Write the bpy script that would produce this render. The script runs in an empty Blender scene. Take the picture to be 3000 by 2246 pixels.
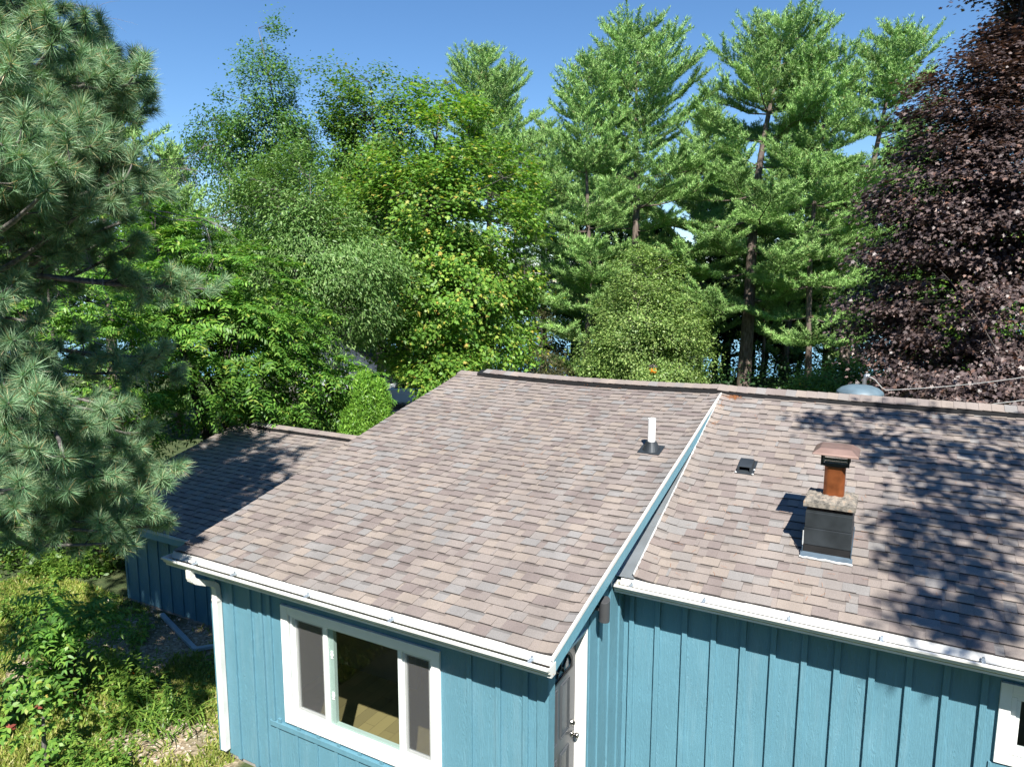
import bpy, math, random
import numpy as np
from mathutils import Vector, Matrix

R = math.radians
S = bpy.context.scene
COL = S.collection
rng = np.random.default_rng(7)
random.seed(7)

# ------------------------------------------------------------------ camera, sky, sun, exposure
CAM = np.array([2.3358, -11.2526, 1.6809])          # x along the ridge, y up the roof slope, z=0 at the ridge
FPX, PITCH, ROLL, YAW = 2063.87, 0.1420, -0.0022, 0.49847
FWD = np.array([-math.sin(YAW), math.cos(YAW)])
RGT = np.array([math.cos(YAW), math.sin(YAW)])
GZ = -4.1                                             # level of the ground

cam = bpy.data.cameras.new('camera')
cam.sensor_width = 36.0
cam.lens = FPX / 3000 * 36
cam.clip_start = 0.05
cam.clip_end = 4000
co = bpy.data.objects.new('camera', cam)
COL.objects.link(co)
f3 = Vector((FWD[0] * math.cos(PITCH), FWD[1] * math.cos(PITCH), -math.sin(PITCH)))
r3 = Vector((RGT[0], RGT[1], 0))
u3 = r3.cross(f3)
rr = r3 * math.cos(ROLL) - u3 * math.sin(ROLL)
uu = r3 * math.sin(ROLL) + u3 * math.cos(ROLL)
M = Matrix((rr, uu, -f3)).transposed().to_4x4()
M.translation = Vector(CAM)
co.matrix_world = M
S.camera = co

SUN = Vector((0.65, -1.0, 1.37)).normalized()         # towards the sun
EL = math.asin(SUN.z)
w = bpy.data.worlds.new('World')
S.world = w
w.use_nodes = True
nt = w.node_tree
bg = nt.nodes['Background']
sky = nt.nodes.new('ShaderNodeTexSky')
sky.sky_type = 'NISHITA'
sky.sun_disc = False
sky.sun_elevation = EL
sky.sun_rotation = math.atan2(SUN.x, SUN.y)
sky.altitude = 200
sky.air_density = 1.0
sky.dust_density = 0.0
sky.ozone_density = 5.0
hs_ = nt.nodes.new('ShaderNodeHueSaturation')
hs_.inputs['Saturation'].default_value = 1.12
nt.links.new(sky.outputs[0], hs_.inputs['Color'])
nt.links.new(hs_.outputs[0], bg.inputs[0])
bg.inputs[1].default_value = 0.074
sl = bpy.data.lights.new('sun', 'SUN')
sl.energy = 5.0
sl.angle = R(0.53)
sl.color = (1.0, 0.95, 0.87)
so = bpy.data.objects.new('sun', sl)
COL.objects.link(so)
so.rotation_euler = SUN.to_track_quat('Z', 'Y').to_euler()
S.view_settings.view_transform = 'Standard'
S.view_settings.look = 'None'
S.view_settings.exposure = 1.12
S.view_settings.gamma = 1.0
S.cycles.max_bounces = 8
S.cycles.transparent_max_bounces = 12
S.cycles.use_adaptive_sampling = True


def W(px, dist):
    """ground-plane position seen in photograph column px at a horizontal distance"""
    p = CAM[:2] + FWD * dist + RGT * ((px - 1500) / FPX * dist)
    return p[0], p[1]


def ZH(py, dist):
    """height at which photograph row py lies at a horizontal distance"""
    return CAM[2] + dist * math.tan(math.atan((1123 - py) / FPX) - PITCH)


def P3(px, py, dist):
    x, y = W(px, dist)
    return np.array([x, y, ZH(py, dist)])


# ------------------------------------------------------------------ mesh helpers
class MB:
    def __init__(self):
        self.v, self.f = [], []

    def add(self, vs, fs):
        o = len(self.v)
        self.v += [tuple(map(float, p)) for p in vs]
        self.f += [tuple(i + o for i in f) for f in fs]

    def box(self, a, b):
        (x0, y0, z0), (x1, y1, z1) = a, b
        x0, x1 = min(x0, x1), max(x0, x1)
        y0, y1 = min(y0, y1), max(y0, y1)
        z0, z1 = min(z0, z1), max(z0, z1)
        self.add([(x0, y0, z0), (x1, y0, z0), (x1, y1, z0), (x0, y1, z0),
                  (x0, y0, z1), (x1, y0, z1), (x1, y1, z1), (x0, y1, z1)],
                 [(0, 3, 2, 1), (4, 5, 6, 7), (0, 1, 5, 4), (1, 2, 6, 5), (2, 3, 7, 6), (3, 0, 4, 7)])

    def prism(self, prof, axis, a, b):
        """closed profile of (p,q) extruded along axis ('x': prof is (y,z); 'y': (x,z); 'z': (x,y))"""
        def mk(p, q, t):
            return {'x': (t, p, q), 'y': (p, t, q), 'z': (p, q, t)}[axis]
        n = len(prof)
        vs = [mk(p, q, a) for p, q in prof] + [mk(p, q, b) for p, q in prof]
        fs = [(i, (i + 1) % n, n + (i + 1) % n, n + i) for i in range(n)]
        fs += [tuple(range(n - 1, -1, -1)), tuple(range(n, 2 * n))]
        self.add(vs, fs)

    def tube(self, pts, rad, n=8, cap=True, flat=None):
        pts = [np.array(p, float) for p in pts]
        if not hasattr(rad, '__len__'):
            rad = [rad] * len(pts)
        vs, fs = [], []
        t0 = None
        up = np.array([0.13, 0.21, 0.97])
        for i, p in enumerate(pts):
            a, b = pts[max(i - 1, 0)], pts[min(i + 1, len(pts) - 1)]
            t = b - a
            t = t / (np.linalg.norm(t) + 1e-9)
            if flat is not None:
                x = np.array(flat, float)
            else:
                x = np.cross(t, up)
                if np.linalg.norm(x) < .05:
                    x = np.cross(t, [1, 0, 0])
            x = x - t * np.dot(x, t)
            x /= np.linalg.norm(x)
            y = np.cross(t, x)
            for k in range(n):
                an = 2 * math.pi * (k + .5 * (flat is not None)) / n
                rx, ry = rad[i] if hasattr(rad[i], '__len__') else (rad[i], rad[i])
                if n == 4 and flat is not None:
                    c, s_ = np.sign(math.cos(an)), np.sign(math.sin(an))
                else:
                    c, s_ = math.cos(an), math.sin(an)
                vs.append(p + x * c * rx + y * s_ * ry)
        for i in range(len(pts) - 1):
            for k in range(n):
                k2 = (k + 1) % n
                fs.append((i * n + k, i * n + k2, (i + 1) * n + k2, (i + 1) * n + k))
        if cap:
            fs.append(tuple(range(n - 1, -1, -1)))
            fs.append(tuple((len(pts) - 1) * n + k for k in range(n)))
        self.add(vs, fs)

    def lathe(self, c, prof, n=24):
        vs, fs = [], []
        for r, z in prof:
            for k in range(n):
                an = 2 * math.pi * k / n
                vs.append((c[0] + r * math.cos(an), c[1] + r * math.sin(an), c[2] + z))
        m = len(prof)
        for i in range(m - 1):
            for k in range(n):
                k2 = (k + 1) % n
                fs.append((i * n + k, i * n + k2, (i + 1) * n + k2, (i + 1) * n + k))
        fs.append(tuple(range(n - 1, -1, -1)))
        fs.append(tuple((m - 1) * n + k for k in range(n)))
        self.add(vs, fs)

    def build(self, name, mat, parent=None, smooth=False, bevel=0):
        me = bpy.data.meshes.new(name)
        me.from_pydata(self.v, [], self.f)
        me.update()
        return link(name, me, mat, parent, smooth, bevel)


def link(name, me, mat, parent=None, smooth=False, bevel=0):
    o = bpy.data.objects.new(name, me)
    for m in (mat if isinstance(mat, (list, tuple)) else [mat]):
        me.materials.append(m)
    COL.objects.link(o)
    if parent is not None:
        o.parent = parent
        pm = Matrix.Identity(4)
        chain, q = [], parent
        while q is not None:
            chain.append(q)
            q = q.parent
        for q in reversed(chain):
            pm = pm @ q.matrix_parent_inverse @ Matrix.LocRotScale(q.location, q.rotation_euler, q.scale)
        o.matrix_parent_inverse = pm.inverted()
    if smooth:
        me.polygons.foreach_set('use_smooth', [True] * len(me.polygons))
    if bevel:
        b = o.modifiers.new('bevel', 'BEVEL')
        b.width = bevel
        b.segments = 2
        b.limit_method = 'ANGLE'
    return o


def poly_mesh(name, V, k):
    """V (n,k,3): n loose k-gons"""
    n = len(V)
    me = bpy.data.meshes.new(name)
    me.vertices.add(n * k)
    me.vertices.foreach_set('co', np.ascontiguousarray(V, np.float32).ravel())
    me.loops.add(n * k)
    me.loops.foreach_set('vertex_index', np.arange(n * k, dtype=np.int32))
    me.polygons.add(n)
    me.polygons.foreach_set('loop_start', np.arange(0, n * k, k, dtype=np.int32))
    me.update(calc_edges=True)
    return me


def nrm(a):
    return a / (np.linalg.norm(a, axis=-1, keepdims=True) + 1e-9)


def cloud(C, N, D, size, tmpl):
    C, N, D = (np.asarray(q, float) for q in (C, N, D))
    N = nrm(N)
    X = nrm(D - (D * N).sum(1, keepdims=True) * N)
    Y = np.cross(N, X)
    sz = np.broadcast_to(np.asarray(size, float), (len(C),))[:, None, None]
    t = np.asarray(tmpl, float)
    return C[:, None] + sz * (t[None, :, 0:1] * X[:, None] + t[None, :, 1:2] * Y[:, None] + t[None, :, 2:3] * N[:, None])


T_OVAL = [(0, 0, 0), (.28, .26, .05), (.68, .22, .03), (1, 0, -.12), (.68, -.22, .03), (.28, -.26, .05)]
T_NARROW = [(0, 0, 0), (.35, .13, .03), (1, 0, -.15), (.35, -.13, .03)]
T_MAPLE = [(0, 0, 0), (.05, .42, .02), (.3, .22, .04), (.5, .5, -.04), (.62, .2, .03), (1, 0, -.14),
           (.62, -.2, .03), (.5, -.5, -.04), (.3, -.22, .04), (.05, -.42, .02)]
T_NEEDLE = [(0, .5, 0), (1, 0, 0), (0, -.5, 0)]


def thing(name, label, cat, loc, group=None):
    o = bpy.data.objects.new(name, None)
    o.empty_display_size = .3
    COL.objects.link(o)
    o.location = loc
    return tag(o, label, cat, group)


def tag(o, label=None, cat=None, group=None, kind=None):
    if label:
        o['label'] = label
    if cat:
        o['category'] = cat
    if group:
        o['group'] = group
    if kind:
        o['kind'] = kind
    return o


# ------------------------------------------------------------------ materials
def new_mat(name):
    m = bpy.data.materials.new(name)
    m.use_nodes = True
    t = m.node_tree
    return m, t, t.nodes['Principled BSDF'], t.nodes, t.links


def ramp(nodes, stops, interp='LINEAR'):
    r = nodes.new('ShaderNodeValToRGB')
    cr = r.color_ramp
    cr.interpolation = interp
    while len(cr.elements) < len(stops):
        cr.elements.new(.5)
    for e, (p, c) in zip(cr.elements, stops):
        e.position = p
        e.color = (*c, 1)
    return r


def plain(name, col, rough=.5, metal=0, var=.12, scale=6, bump=0, bscale=60, spec=.5):
    m, t, b, n, l = new_mat(name)
    tc = n.new('ShaderNodeTexCoord')
    nz = n.new('ShaderNodeTexNoise')
    nz.inputs['Scale'].default_value = scale
    nz.inputs['Detail'].default_value = 6
    l.new(tc.outputs['Object'], nz.inputs['Vector'])
    c = np.array(col)
    r = ramp(n, [(.3, tuple(c * (1 - var))), (.7, tuple(np.minimum(c * (1 + var), 1)))])
    l.new(nz.outputs['Fac'], r.inputs[0])
    l.new(r.outputs[0], b.inputs['Base Color'])
    b.inputs['Roughness'].default_value = rough
    b.inputs['Metallic'].default_value = metal
    b.inputs['Specular IOR Level'].default_value = spec
    if bump:
        n2 = n.new('ShaderNodeTexNoise')
        n2.inputs['Scale'].default_value = bscale
        n2.inputs['Detail'].default_value = 4
        l.new(tc.outputs['Object'], n2.inputs['Vector'])
        bp = n.new('ShaderNodeBump')
        bp.inputs['Strength'].default_value = bump
        bp.inputs['Distance'].default_value = .01
        l.new(n2.outputs['Fac'], bp.inputs['Height'])
        l.new(bp.outputs[0], b.inputs['Normal'])
    return m


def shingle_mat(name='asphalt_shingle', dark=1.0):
    m, t, b, n, l = new_mat(name)
    g = n.new('ShaderNodeNewGeometry')
    cols = [(.246, .212, .192), (.236, .206, .189), (.268, .229, .200), (.232, .212, .200), (.200, .168, .158),
            (.243, .211, .192), (.220, .190, .177), (.226, .216, .210), (.256, .218, .194), (.210, .178, .166)]
    r = ramp(n, [(i / len(cols), c) for i, c in enumerate(cols)], 'CONSTANT')
    l.new(g.outputs['Random Per Island'], r.inputs[0])
    tc = n.new('ShaderNodeTexCoord')
    nz = n.new('ShaderNodeTexNoise')
    nz.inputs['Scale'].default_value = 170
    nz.inputs['Detail'].default_value = 3
    l.new(tc.outputs['Object'], nz.inputs['Vector'])
    n2 = n.new('ShaderNodeTexNoise')
    n2.inputs['Scale'].default_value = 1.6
    n2.inputs['Detail'].default_value = 7
    mp = n.new('ShaderNodeMapping')
    mp.inputs['Scale'].default_value = (1.6, .45, .45)
    l.new(tc.outputs['Object'], mp.inputs[0])
    l.new(mp.outputs[0], n2.inputs['Vector'])
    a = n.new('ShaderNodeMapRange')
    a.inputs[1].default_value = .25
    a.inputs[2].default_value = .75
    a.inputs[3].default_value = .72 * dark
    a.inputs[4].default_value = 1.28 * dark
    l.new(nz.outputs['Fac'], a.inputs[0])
    a2 = n.new('ShaderNodeMapRange')
    a2.inputs[1].default_value = .3
    a2.inputs[2].default_value = .7
    a2.inputs[3].default_value = .80
    a2.inputs[4].default_value = 1.04
    l.new(n2.outputs['Fac'], a2.inputs[0])
    mu = n.new('ShaderNodeMath')
    mu.operation = 'MULTIPLY'
    l.new(a.outputs[0], mu.inputs[0])
    l.new(a2.outputs[0], mu.inputs[1])
    mx = n.new('ShaderNodeVectorMath')
    mx.operation = 'SCALE'
    l.new(r.outputs[0], mx.inputs[0])
    l.new(mu.outputs[0], mx.inputs['Scale'])
    l.new(mx.outputs[0], b.inputs['Base Color'])
    b.inputs['Roughness'].default_value = .9
    b.inputs['Specular IOR Level'].default_value = .25
    bp = n.new('ShaderNodeBump')
    bp.inputs['Strength'].default_value = .5
    bp.inputs['Distance'].default_value = .004
    l.new(nz.outputs['Fac'], bp.inputs['Height'])
    l.new(bp.outputs[0], b.inputs['Normal'])
    return m


def paint_wood(name, col, var=.12):
    m, t, b, n, l = new_mat(name)
    tc = n.new('ShaderNodeTexCoord')
    mp = n.new('ShaderNodeMapping')
    mp.inputs['Scale'].default_value = (9, 9, .55)
    l.new(tc.outputs['Object'], mp.inputs[0])
    nz = n.new('ShaderNodeTexNoise')
    nz.inputs['Scale'].default_value = 2.2
    nz.inputs['Detail'].default_value = 4
    nz.inputs['Distortion'].default_value = 1.2
    l.new(mp.outputs[0], nz.inputs['Vector'])
    # ring grain
    wv = n.new('ShaderNodeMath')
    wv.operation = 'MULTIPLY'
    wv.inputs[1].default_value = 60
    l.new(nz.outputs['Fac'], wv.inputs[0])
    sn = n.new('ShaderNodeMath')
    sn.operation = 'SINE'
    l.new(wv.outputs[0], sn.inputs[0])
    bp = n.new('ShaderNodeBump')
    bp.inputs['Strength'].default_value = .3
    bp.inputs['Distance'].default_value = .005
    l.new(sn.outputs[0], bp.inputs['Height'])
    n3 = n.new('ShaderNodeTexNoise')
    n3.inputs['Scale'].default_value = 45
    n3.inputs['Detail'].default_value = 5
    l.new(tc.outputs['Object'], n3.inputs['Vector'])
    bp2 = n.new('ShaderNodeBump')
    bp2.inputs['Strength'].default_value = .18
    bp2.inputs['Distance'].default_value = .004
    l.new(n3.outputs['Fac'], bp2.inputs['Height'])
    l.new(bp.outputs[0], bp2.inputs['Normal'])
    l.new(bp2.outputs[0], b.inputs['Normal'])
    n2 = n.new('ShaderNodeTexNoise')
    n2.inputs['Scale'].default_value = 1.6
    n2.inputs['Detail'].default_value = 7
    n2.inputs['Roughness'].default_value = .65
    l.new(tc.outputs['Object'], n2.inputs['Vector'])
    c = np.array(col)
    r = ramp(n, [(.25, tuple(c * (1 - var))), (.6, tuple(c)), (.85, tuple(c * (1 + var) + .015))])
    l.new(n2.outputs['Fac'], r.inputs[0])
    mp4 = n.new('ShaderNodeMapping')
    mp4.inputs['Scale'].default_value = (7, 7, .7)
    l.new(tc.outputs['Object'], mp4.inputs[0])
    n4 = n.new('ShaderNodeTexNoise')
    n4.inputs['Scale'].default_value = 1.1
    n4.inputs['Detail'].default_value = 8
    n4.inputs['Roughness'].default_value = .7
    l.new(mp4.outputs[0], n4.inputs['Vector'])
    r4 = ramp(n, [(.52, (0, 0, 0)), (.85, (.45, .45, .45))])
    l.new(n4.outputs['Fac'], r4.inputs[0])
    fd_ = n.new('ShaderNodeMix')
    fd_.data_type = 'RGBA'
    l.new(r4.outputs[0], fd_.inputs[0])
    l.new(r.outputs[0], fd_.inputs[6])
    fd_.inputs[7].default_value = (.22, .36, .42, 1)
    l.new(fd_.outputs[2], b.inputs['Base Color'])
    b.inputs['Roughness'].default_value = .48
    b.inputs['Specular IOR Level'].default_value = .35
    return m


def leaf_mat(name, stops, trans=.35, rough=.45, spec=.35, tint=(1, 1, 1)):
    m, t, b, n, l = new_mat(name)
    g = n.new('ShaderNodeNewGeometry')
    r = ramp(n, stops)
    l.new(g.outputs['Random Per Island'], r.inputs[0])
    tc = n.new('ShaderNodeTexCoord')
    nz = n.new('ShaderNodeTexNoise')
    nz.inputs['Scale'].default_value = .55
    nz.inputs['Detail'].default_value = 3
    l.new(tc.outputs['Object'], nz.inputs['Vector'])
    mr = n.new('ShaderNodeMapRange')
    mr.inputs[1].default_value = .3
    mr.inputs[2].default_value = .7
    mr.inputs[3].default_value = .78
    mr.inputs[4].default_value = 1.25
    l.new(nz.outputs['Fac'], mr.inputs[0])
    sc = n.new('ShaderNodeVectorMath')
    sc.operation = 'SCALE'
    l.new(r.outputs[0], sc.inputs[0])
    l.new(mr.outputs[0], sc.inputs['Scale'])
    l.new(sc.outputs[0], b.inputs['Base Color'])
    b.inputs['Roughness'].default_value = rough
    b.inputs['Specular IOR Level'].default_value = spec
    if trans:
        tr = n.new('ShaderNodeBsdfTranslucent')
        yl = n.new('ShaderNodeVectorMath')
        yl.operation = 'MULTIPLY'
        yl.inputs[1].default_value = (1.2 * tint[0], 1.35 * tint[1], .6 * tint[2])
        l.new(sc.outputs[0], yl.inputs[0])
        l.new(yl.outputs[0], tr.inputs[0])
        mx = n.new('ShaderNodeMixShader')
        mx.inputs[0].default_value = trans
        l.new(b.outputs[0], mx.inputs[1])
        l.new(tr.outputs[0], mx.inputs[2])
        l.new(mx.outputs[0], n['Material Output'].inputs[0])
    return m


def bark_mat(name, c1, c2, scale=9):
    m, t, b, n, l = new_mat(name)
    tc = n.new('ShaderNodeTexCoord')
    mp = n.new('ShaderNodeMapping')
    mp.inputs['Scale'].default_value = (scale, scale, scale * .25)
    l.new(tc.outputs['Object'], mp.inputs[0])
    nz = n.new('ShaderNodeTexNoise')
    nz.inputs['Scale'].default_value = 1.5
    nz.inputs['Detail'].default_value = 8
    l.new(mp.outputs[0], nz.inputs['Vector'])
    r = ramp(n, [(.35, c1), (.68, c2)])
    l.new(nz.outputs['Fac'], r.inputs[0])
    l.new(r.outputs[0], b.inputs['Base Color'])
    bp = n.new('ShaderNodeBump')
    bp.inputs['Strength'].default_value = .8
    bp.inputs['Distance'].default_value = .03
    l.new(nz.outputs['Fac'], bp.inputs['Height'])
    l.new(bp.outputs[0], b.inputs['Normal'])
    b.inputs['Roughness'].default_value = .9
    return m


def glass_mat(name, tint=(.70, .74, .74)):
    m, t, b, n, l = new_mat(name)
    tr = n.new('ShaderNodeBsdfTransparent')
    tr.inputs[0].default_value = (*tint, 1)
    gl = n.new('ShaderNodeBsdfGlossy')
    gl.inputs['Roughness'].default_value = .02
    lw = n.new('ShaderNodeLayerWeight')
    lw.inputs[0].default_value = .5
    pw = n.new('ShaderNodeMath')
    pw.operation = 'POWER'
    pw.inputs[1].default_value = 4.0
    l.new(lw.outputs['Facing'], pw.inputs[0])
    fr = n.new('ShaderNodeMapRange')
    fr.inputs[3].default_value = .03
    fr.inputs[4].default_value = .95
    l.new(pw.outputs[0], fr.inputs[0])
    mx = n.new('ShaderNodeMixShader')
    l.new(fr.outputs[0], mx.inputs[0])
    l.new(tr.outputs[0], mx.inputs[1])
    l.new(gl.outputs[0], mx.inputs[2])
    l.new(mx.outputs[0], n['Material Output'].inputs[0])
    return m


def screen_mat():
    m, t, b, n, l = new_mat('insect_screen')
    tr = n.new('ShaderNodeBsdfTransparent')
    b.inputs['Base Color'].default_value = (.13, .13, .135, 1)
    b.inputs['Roughness'].default_value = .6
    mx = n.new('ShaderNodeMixShader')
    mx.inputs[0].default_value = .42
    l.new(tr.outputs[0], mx.inputs[1])
    l.new(b.outputs[0], mx.inputs[2])
    l.new(mx.outputs[0], n['Material Output'].inputs[0])
    return m


def floor_mat():
    m, t, b, n, l = new_mat('plank_floor')
    tc = n.new('ShaderNodeTexCoord')
    mp = n.new('ShaderNodeMapping')
    mp.inputs['Rotation'].default_value = (0, 0, R(90))
    l.new(tc.outputs['Object'], mp.inputs[0])
    br = n.new('ShaderNodeTexBrick')
    br.inputs['Scale'].default_value = 1
    br.inputs['Brick Width'].default_value = 1.1
    br.inputs['Row Height'].default_value = .16
    br.inputs['Mortar Size'].default_value = .002
    br.inputs['Color1'].default_value = (.36, .29, .13, 1)
    br.inputs['Color2'].default_value = (.26, .21, .10, 1)
    br.inputs['Mortar'].default_value = (.12, .09, .05, 1)
    l.new(mp.outputs[0], br.inputs['Vector'])
    l.new(br.outputs[0], b.inputs['Base Color'])
    b.inputs['Roughness'].default_value = .35
    return m


def ground_mat():
    m, t, b, n, l = new_mat('ground')
    tc = n.new('ShaderNodeTexCoord')

    def noise(s, d=6):
        q = n.new('ShaderNodeTexNoise')
        q.inputs['Scale'].default_value = s
        q.inputs['Detail'].default_value = d
        l.new(tc.outputs['Object'], q.inputs['Vector'])
        return q
    vo = n.new('ShaderNodeTexVoronoi')
    vo.inputs['Scale'].default_value = 26
    l.new(tc.outputs['Object'], vo.inputs['Vector'])
    bw = n.new('ShaderNodeSeparateColor')
    l.new(vo.outputs['Color'], bw.inputs[0])
    grav = ramp(n, [(0, (.15, .115, .075)), (.45, (.30, .235, .16)), (.85, (.38, .31, .225)), (1, (.50, .45, .38))])
    l.new(bw.outputs[0], grav.inputs[0])
    soil = ramp(n, [(.3, (.028, .045, .014)), (.5, (.045, .070, .020)), (.7, (.075, .085, .032))])
    l.new(noise(5).outputs['Fac'], soil.inputs[0])
    ns = noise(.9, 8)
    # the gravel lies in a strip along the wing and the left end of the house
    sp = n.new('ShaderNodeSeparateXYZ')
    l.new(tc.outputs['Object'], sp.inputs[0])

    def rng_(sock, a, b_, c, d):
        q = n.new('ShaderNodeMapRange')
        for i_, v_ in enumerate((a, b_, c, d)):
            q.inputs[i_ + 1].default_value = v_
        l.new(sock, q.inputs[0])
        return q.outputs[0]

    def mth(op, a, b_):
        q = n.new('ShaderNodeMath')
        q.operation = op
        l.new(a, q.inputs[0])
        if isinstance(b_, float):
            q.inputs[1].default_value = b_
        else:
            l.new(b_, q.inputs[1])
        return q.outputs[0]
    bx = mth('MULTIPLY', rng_(sp.outputs[0], -10.5, -9.0, 0., 1.), rng_(sp.outputs[0], -4.3, -3.6, 1., 0.))
    by = mth('MULTIPLY', rng_(sp.outputs[1], -9.0, -7.0, 0., 1.), rng_(sp.outputs[1], -3.0, -2.0, 1., 0.))
    ar = mth('MULTIPLY', bx, by)
    k = ramp(n, [(.50, (0, 0, 0)), (.66, (1, 1, 1))])
    l.new(mth('MULTIPLY', mth('ADD', ns.outputs['Fac'], .18), ar), k.inputs[0])
    mx = n.new('ShaderNodeMix')
    mx.data_type = 'RGBA'
    l.new(k.outputs[0], mx.inputs[0])
    l.new(soil.outputs[0], mx.inputs[6])
    l.new(grav.outputs[0], mx.inputs[7])
    l.new(mx.outputs[2], b.inputs['Base Color'])
    b.inputs['Roughness'].default_value = .95
    bp = n.new('ShaderNodeBump')
    bp.inputs['Strength'].default_value = .7
    bp.inputs['Distance'].default_value = .02
    l.new(vo.outputs['Distance'], bp.inputs['Height'])
    l.new(bp.outputs[0], b.inputs['Normal'])
    return m


def concrete_mat():
    m, t, b, n, l = new_mat('stained_concrete')
    tc = n.new('ShaderNodeTexCoord')
    nz = n.new('ShaderNodeTexNoise')
    nz.inputs['Scale'].default_value = 14
    nz.inputs['Detail'].default_value = 8
    nz.inputs['Roughness'].default_value = .7
    l.new(tc.outputs['Object'], nz.inputs['Vector'])
    r = ramp(n, [(.32, (.03, .03, .028)), (.43, (.13, .12, .105)), (.56, (.245, .22, .185)), (.68, (.31, .19, .115)), (.82, (.40, .375, .335))])
    l.new(nz.outputs['Fac'], r.inputs[0])
    l.new(r.outputs[0], b.inputs['Base Color'])
    b.inputs['Roughness'].default_value = .95
    bp = n.new('ShaderNodeBump')
    bp.inputs['Strength'].default_value = .9
    bp.inputs['Distance'].default_value = .012
    l.new(nz.outputs['Fac'], bp.inputs['Height'])
    l.new(bp.outputs[0], b.inputs['Normal'])
    return m


BLUE = (.112, .258, .332)
M_SH = shingle_mat()
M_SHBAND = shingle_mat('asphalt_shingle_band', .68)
M_SHEDGE = plain('asphalt_cut_edge', (.042, .036, .034), .95, var=.3, scale=40)
M_BLUE = paint_wood('blue_board_paint', BLUE)
M_BLUEF = paint_wood('blue_fascia_paint', (.14, .33, .42), .08)
M_WHITE = plain('white_trim', (.82, .82, .80), .4, var=.04)
M_WMET = plain('white_metal', (.68, .68, .65), .38, var=.10, scale=4)
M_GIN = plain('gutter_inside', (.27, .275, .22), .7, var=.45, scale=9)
M_VINYL = plain('window_vinyl', (.74, .77, .76), .35, var=.04)
M_BLACK = plain('black_plastic', (.012, .012, .013), .5, var=.3)
M_DOOR = plain('charcoal_door_paint', (.060, .066, .075), .32, var=.08, spec=.5)
M_FIXT = plain('graphite_fixture', (.055, .058, .064), .4, var=.1)
M_NICKEL = plain('satin_nickel', (.34, .33, .31), .22, 1.0, var=.1)
M_GALV = plain('galvanized_flashing', (.46, .51, .55), .38, .75, var=.15, scale=4)
M_COPPER = plain('copper_brown_flue', (.30, .095, .035), .34, .55, var=.3, scale=9)
M_CAPM = plain('brown_cap_sheet', (.225, .150, .128), .5, .35, var=.2, scale=7)
M_DMET = plain('dark_slate_sheet', (.034, .041, .048), .42, .3, var=.3, scale=6)
M_SEAL = plain('grey_sealant', (.50, .52, .52), .6, var=.3, scale=30)
M_CONC = concrete_mat()
M_FOUND = plain('foundation_concrete', (.26, .25, .235), .9, var=.25, scale=5, bump=.4)
M_PVC = plain('white_pvc', (.86, .86, .84), .3, var=.03)
M_GLASS = glass_mat('window_glass')
M_LITE = glass_mat('door_glass', (.35, .45, .5))
M_SCREEN = screen_mat()
M_FLOOR = floor_mat()
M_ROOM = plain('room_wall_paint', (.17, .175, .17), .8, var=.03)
M_GROUND = ground_mat()
M_ORANGE = plain('orange_plastic', (.85, .22, .01), .4, var=.15)
M_TEAL = plain('green_plastic', (.03, .26, .18), .4, var=.15)
M_RUST = plain('dry_needle_brown', (.33, .13, .045), .8, var=.35, scale=30)
M_DOME = plain('painted_vent_dome', (.10, .15, .185), .5, .0, var=.2)
M_CABLE = plain('grey_cable', (.30, .31, .30), .5, var=.1)
M_CAR = plain('white_car_paint', (.78, .79, .80), .2, var=.02)
M_CARB = plain('pale_blue_car_paint', (.50, .60, .68), .2, var=.02)
M_CGL = plain('car_window', (.01, .013, .016), .08, var=.1)
M_TYRE = plain('tyre_rubber', (.02, .02, .02), .8, var=.2)
M_RIM = plain('alloy_rim', (.45, .46, .48), .25, .9, var=.1)
M_RED = plain('red_lens', (.5, .01, .01), .2, var=.1)
M_SIDING = plain('grey_siding', (.45, .48, .52), .6, var=.05)
M_DTRIM = plain('dark_trim', (.03, .032, .034), .6, var=.1)
M_DRIVE = plain('driveway', (.30, .30, .31), .9, var=.12, scale=3, bump=.3)

BARK_PINE = bark_mat('pine_bark', (.075, .055, .045), (.20, .16, .135))
BARK_GREY = bark_mat('grey_bark', (.06, .055, .05), (.19, .175, .16), 14)
BARK_DARK = bark_mat('dark_bark', (.022, .019, .017), (.075, .066, .06))
TWIG_DEAD = bark_mat('dead_twig_bark', (.17, .155, .145), (.36, .33, .31), 20)

L_WPINE = leaf_mat('white_pine_needles', [(0, (.105, .225, .055)), (.5, (.23, .405, .115)), (.94, (.34, .51, .18)), (1, (.20, .13, .06))], .10, .5, .3)
L_NPINE = leaf_mat('long_pine_needles', [(0, (.085, .19, .095)), (.45, (.18, .33, .17)), (.85, (.32, .45, .27)), (1, (.42, .30, .13))], .2, .42, .4)
L_MAPLE = leaf_mat('maple_leaves', [(0, (.075, .18, .03)), (.5, (.145, .29, .045)), (.84, (.22, .36, .06)), (.95, (.34, .38, .07)), (1, (.46, .33, .08))], .36)
L_GREEN = leaf_mat('green_leaves', [(0, (.055, .135, .028)), (.6, (.115, .225, .042)), (.95, (.17, .29, .05)), (1, (.36, .25, .05))], .34)
L_ASPEN = leaf_mat('aspen_leaves', [(0, (.055, .145, .035)), (.6, (.105, .225, .050)), (1, (.17, .30, .075))], .34)
L_WILLOW = leaf_mat('grey_green_leaves', [(0, (.080, .170, .045)), (.6, (.150, .275, .075)), (1, (.26, .37, .14))], .3)
L_SUMAC = leaf_mat('compound_leaves', [(0, (.060, .165, .030)), (.55, (.125, .275, .045)), (.92, (.20, .35, .06)), (1, (.34, .38, .08))], .36)
L_BIRCH = leaf_mat('small_birch_leaves', [(0, (.10, .18, .045)), (.6, (.20, .31, .085)), (1, (.34, .43, .14))], .32)
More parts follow.
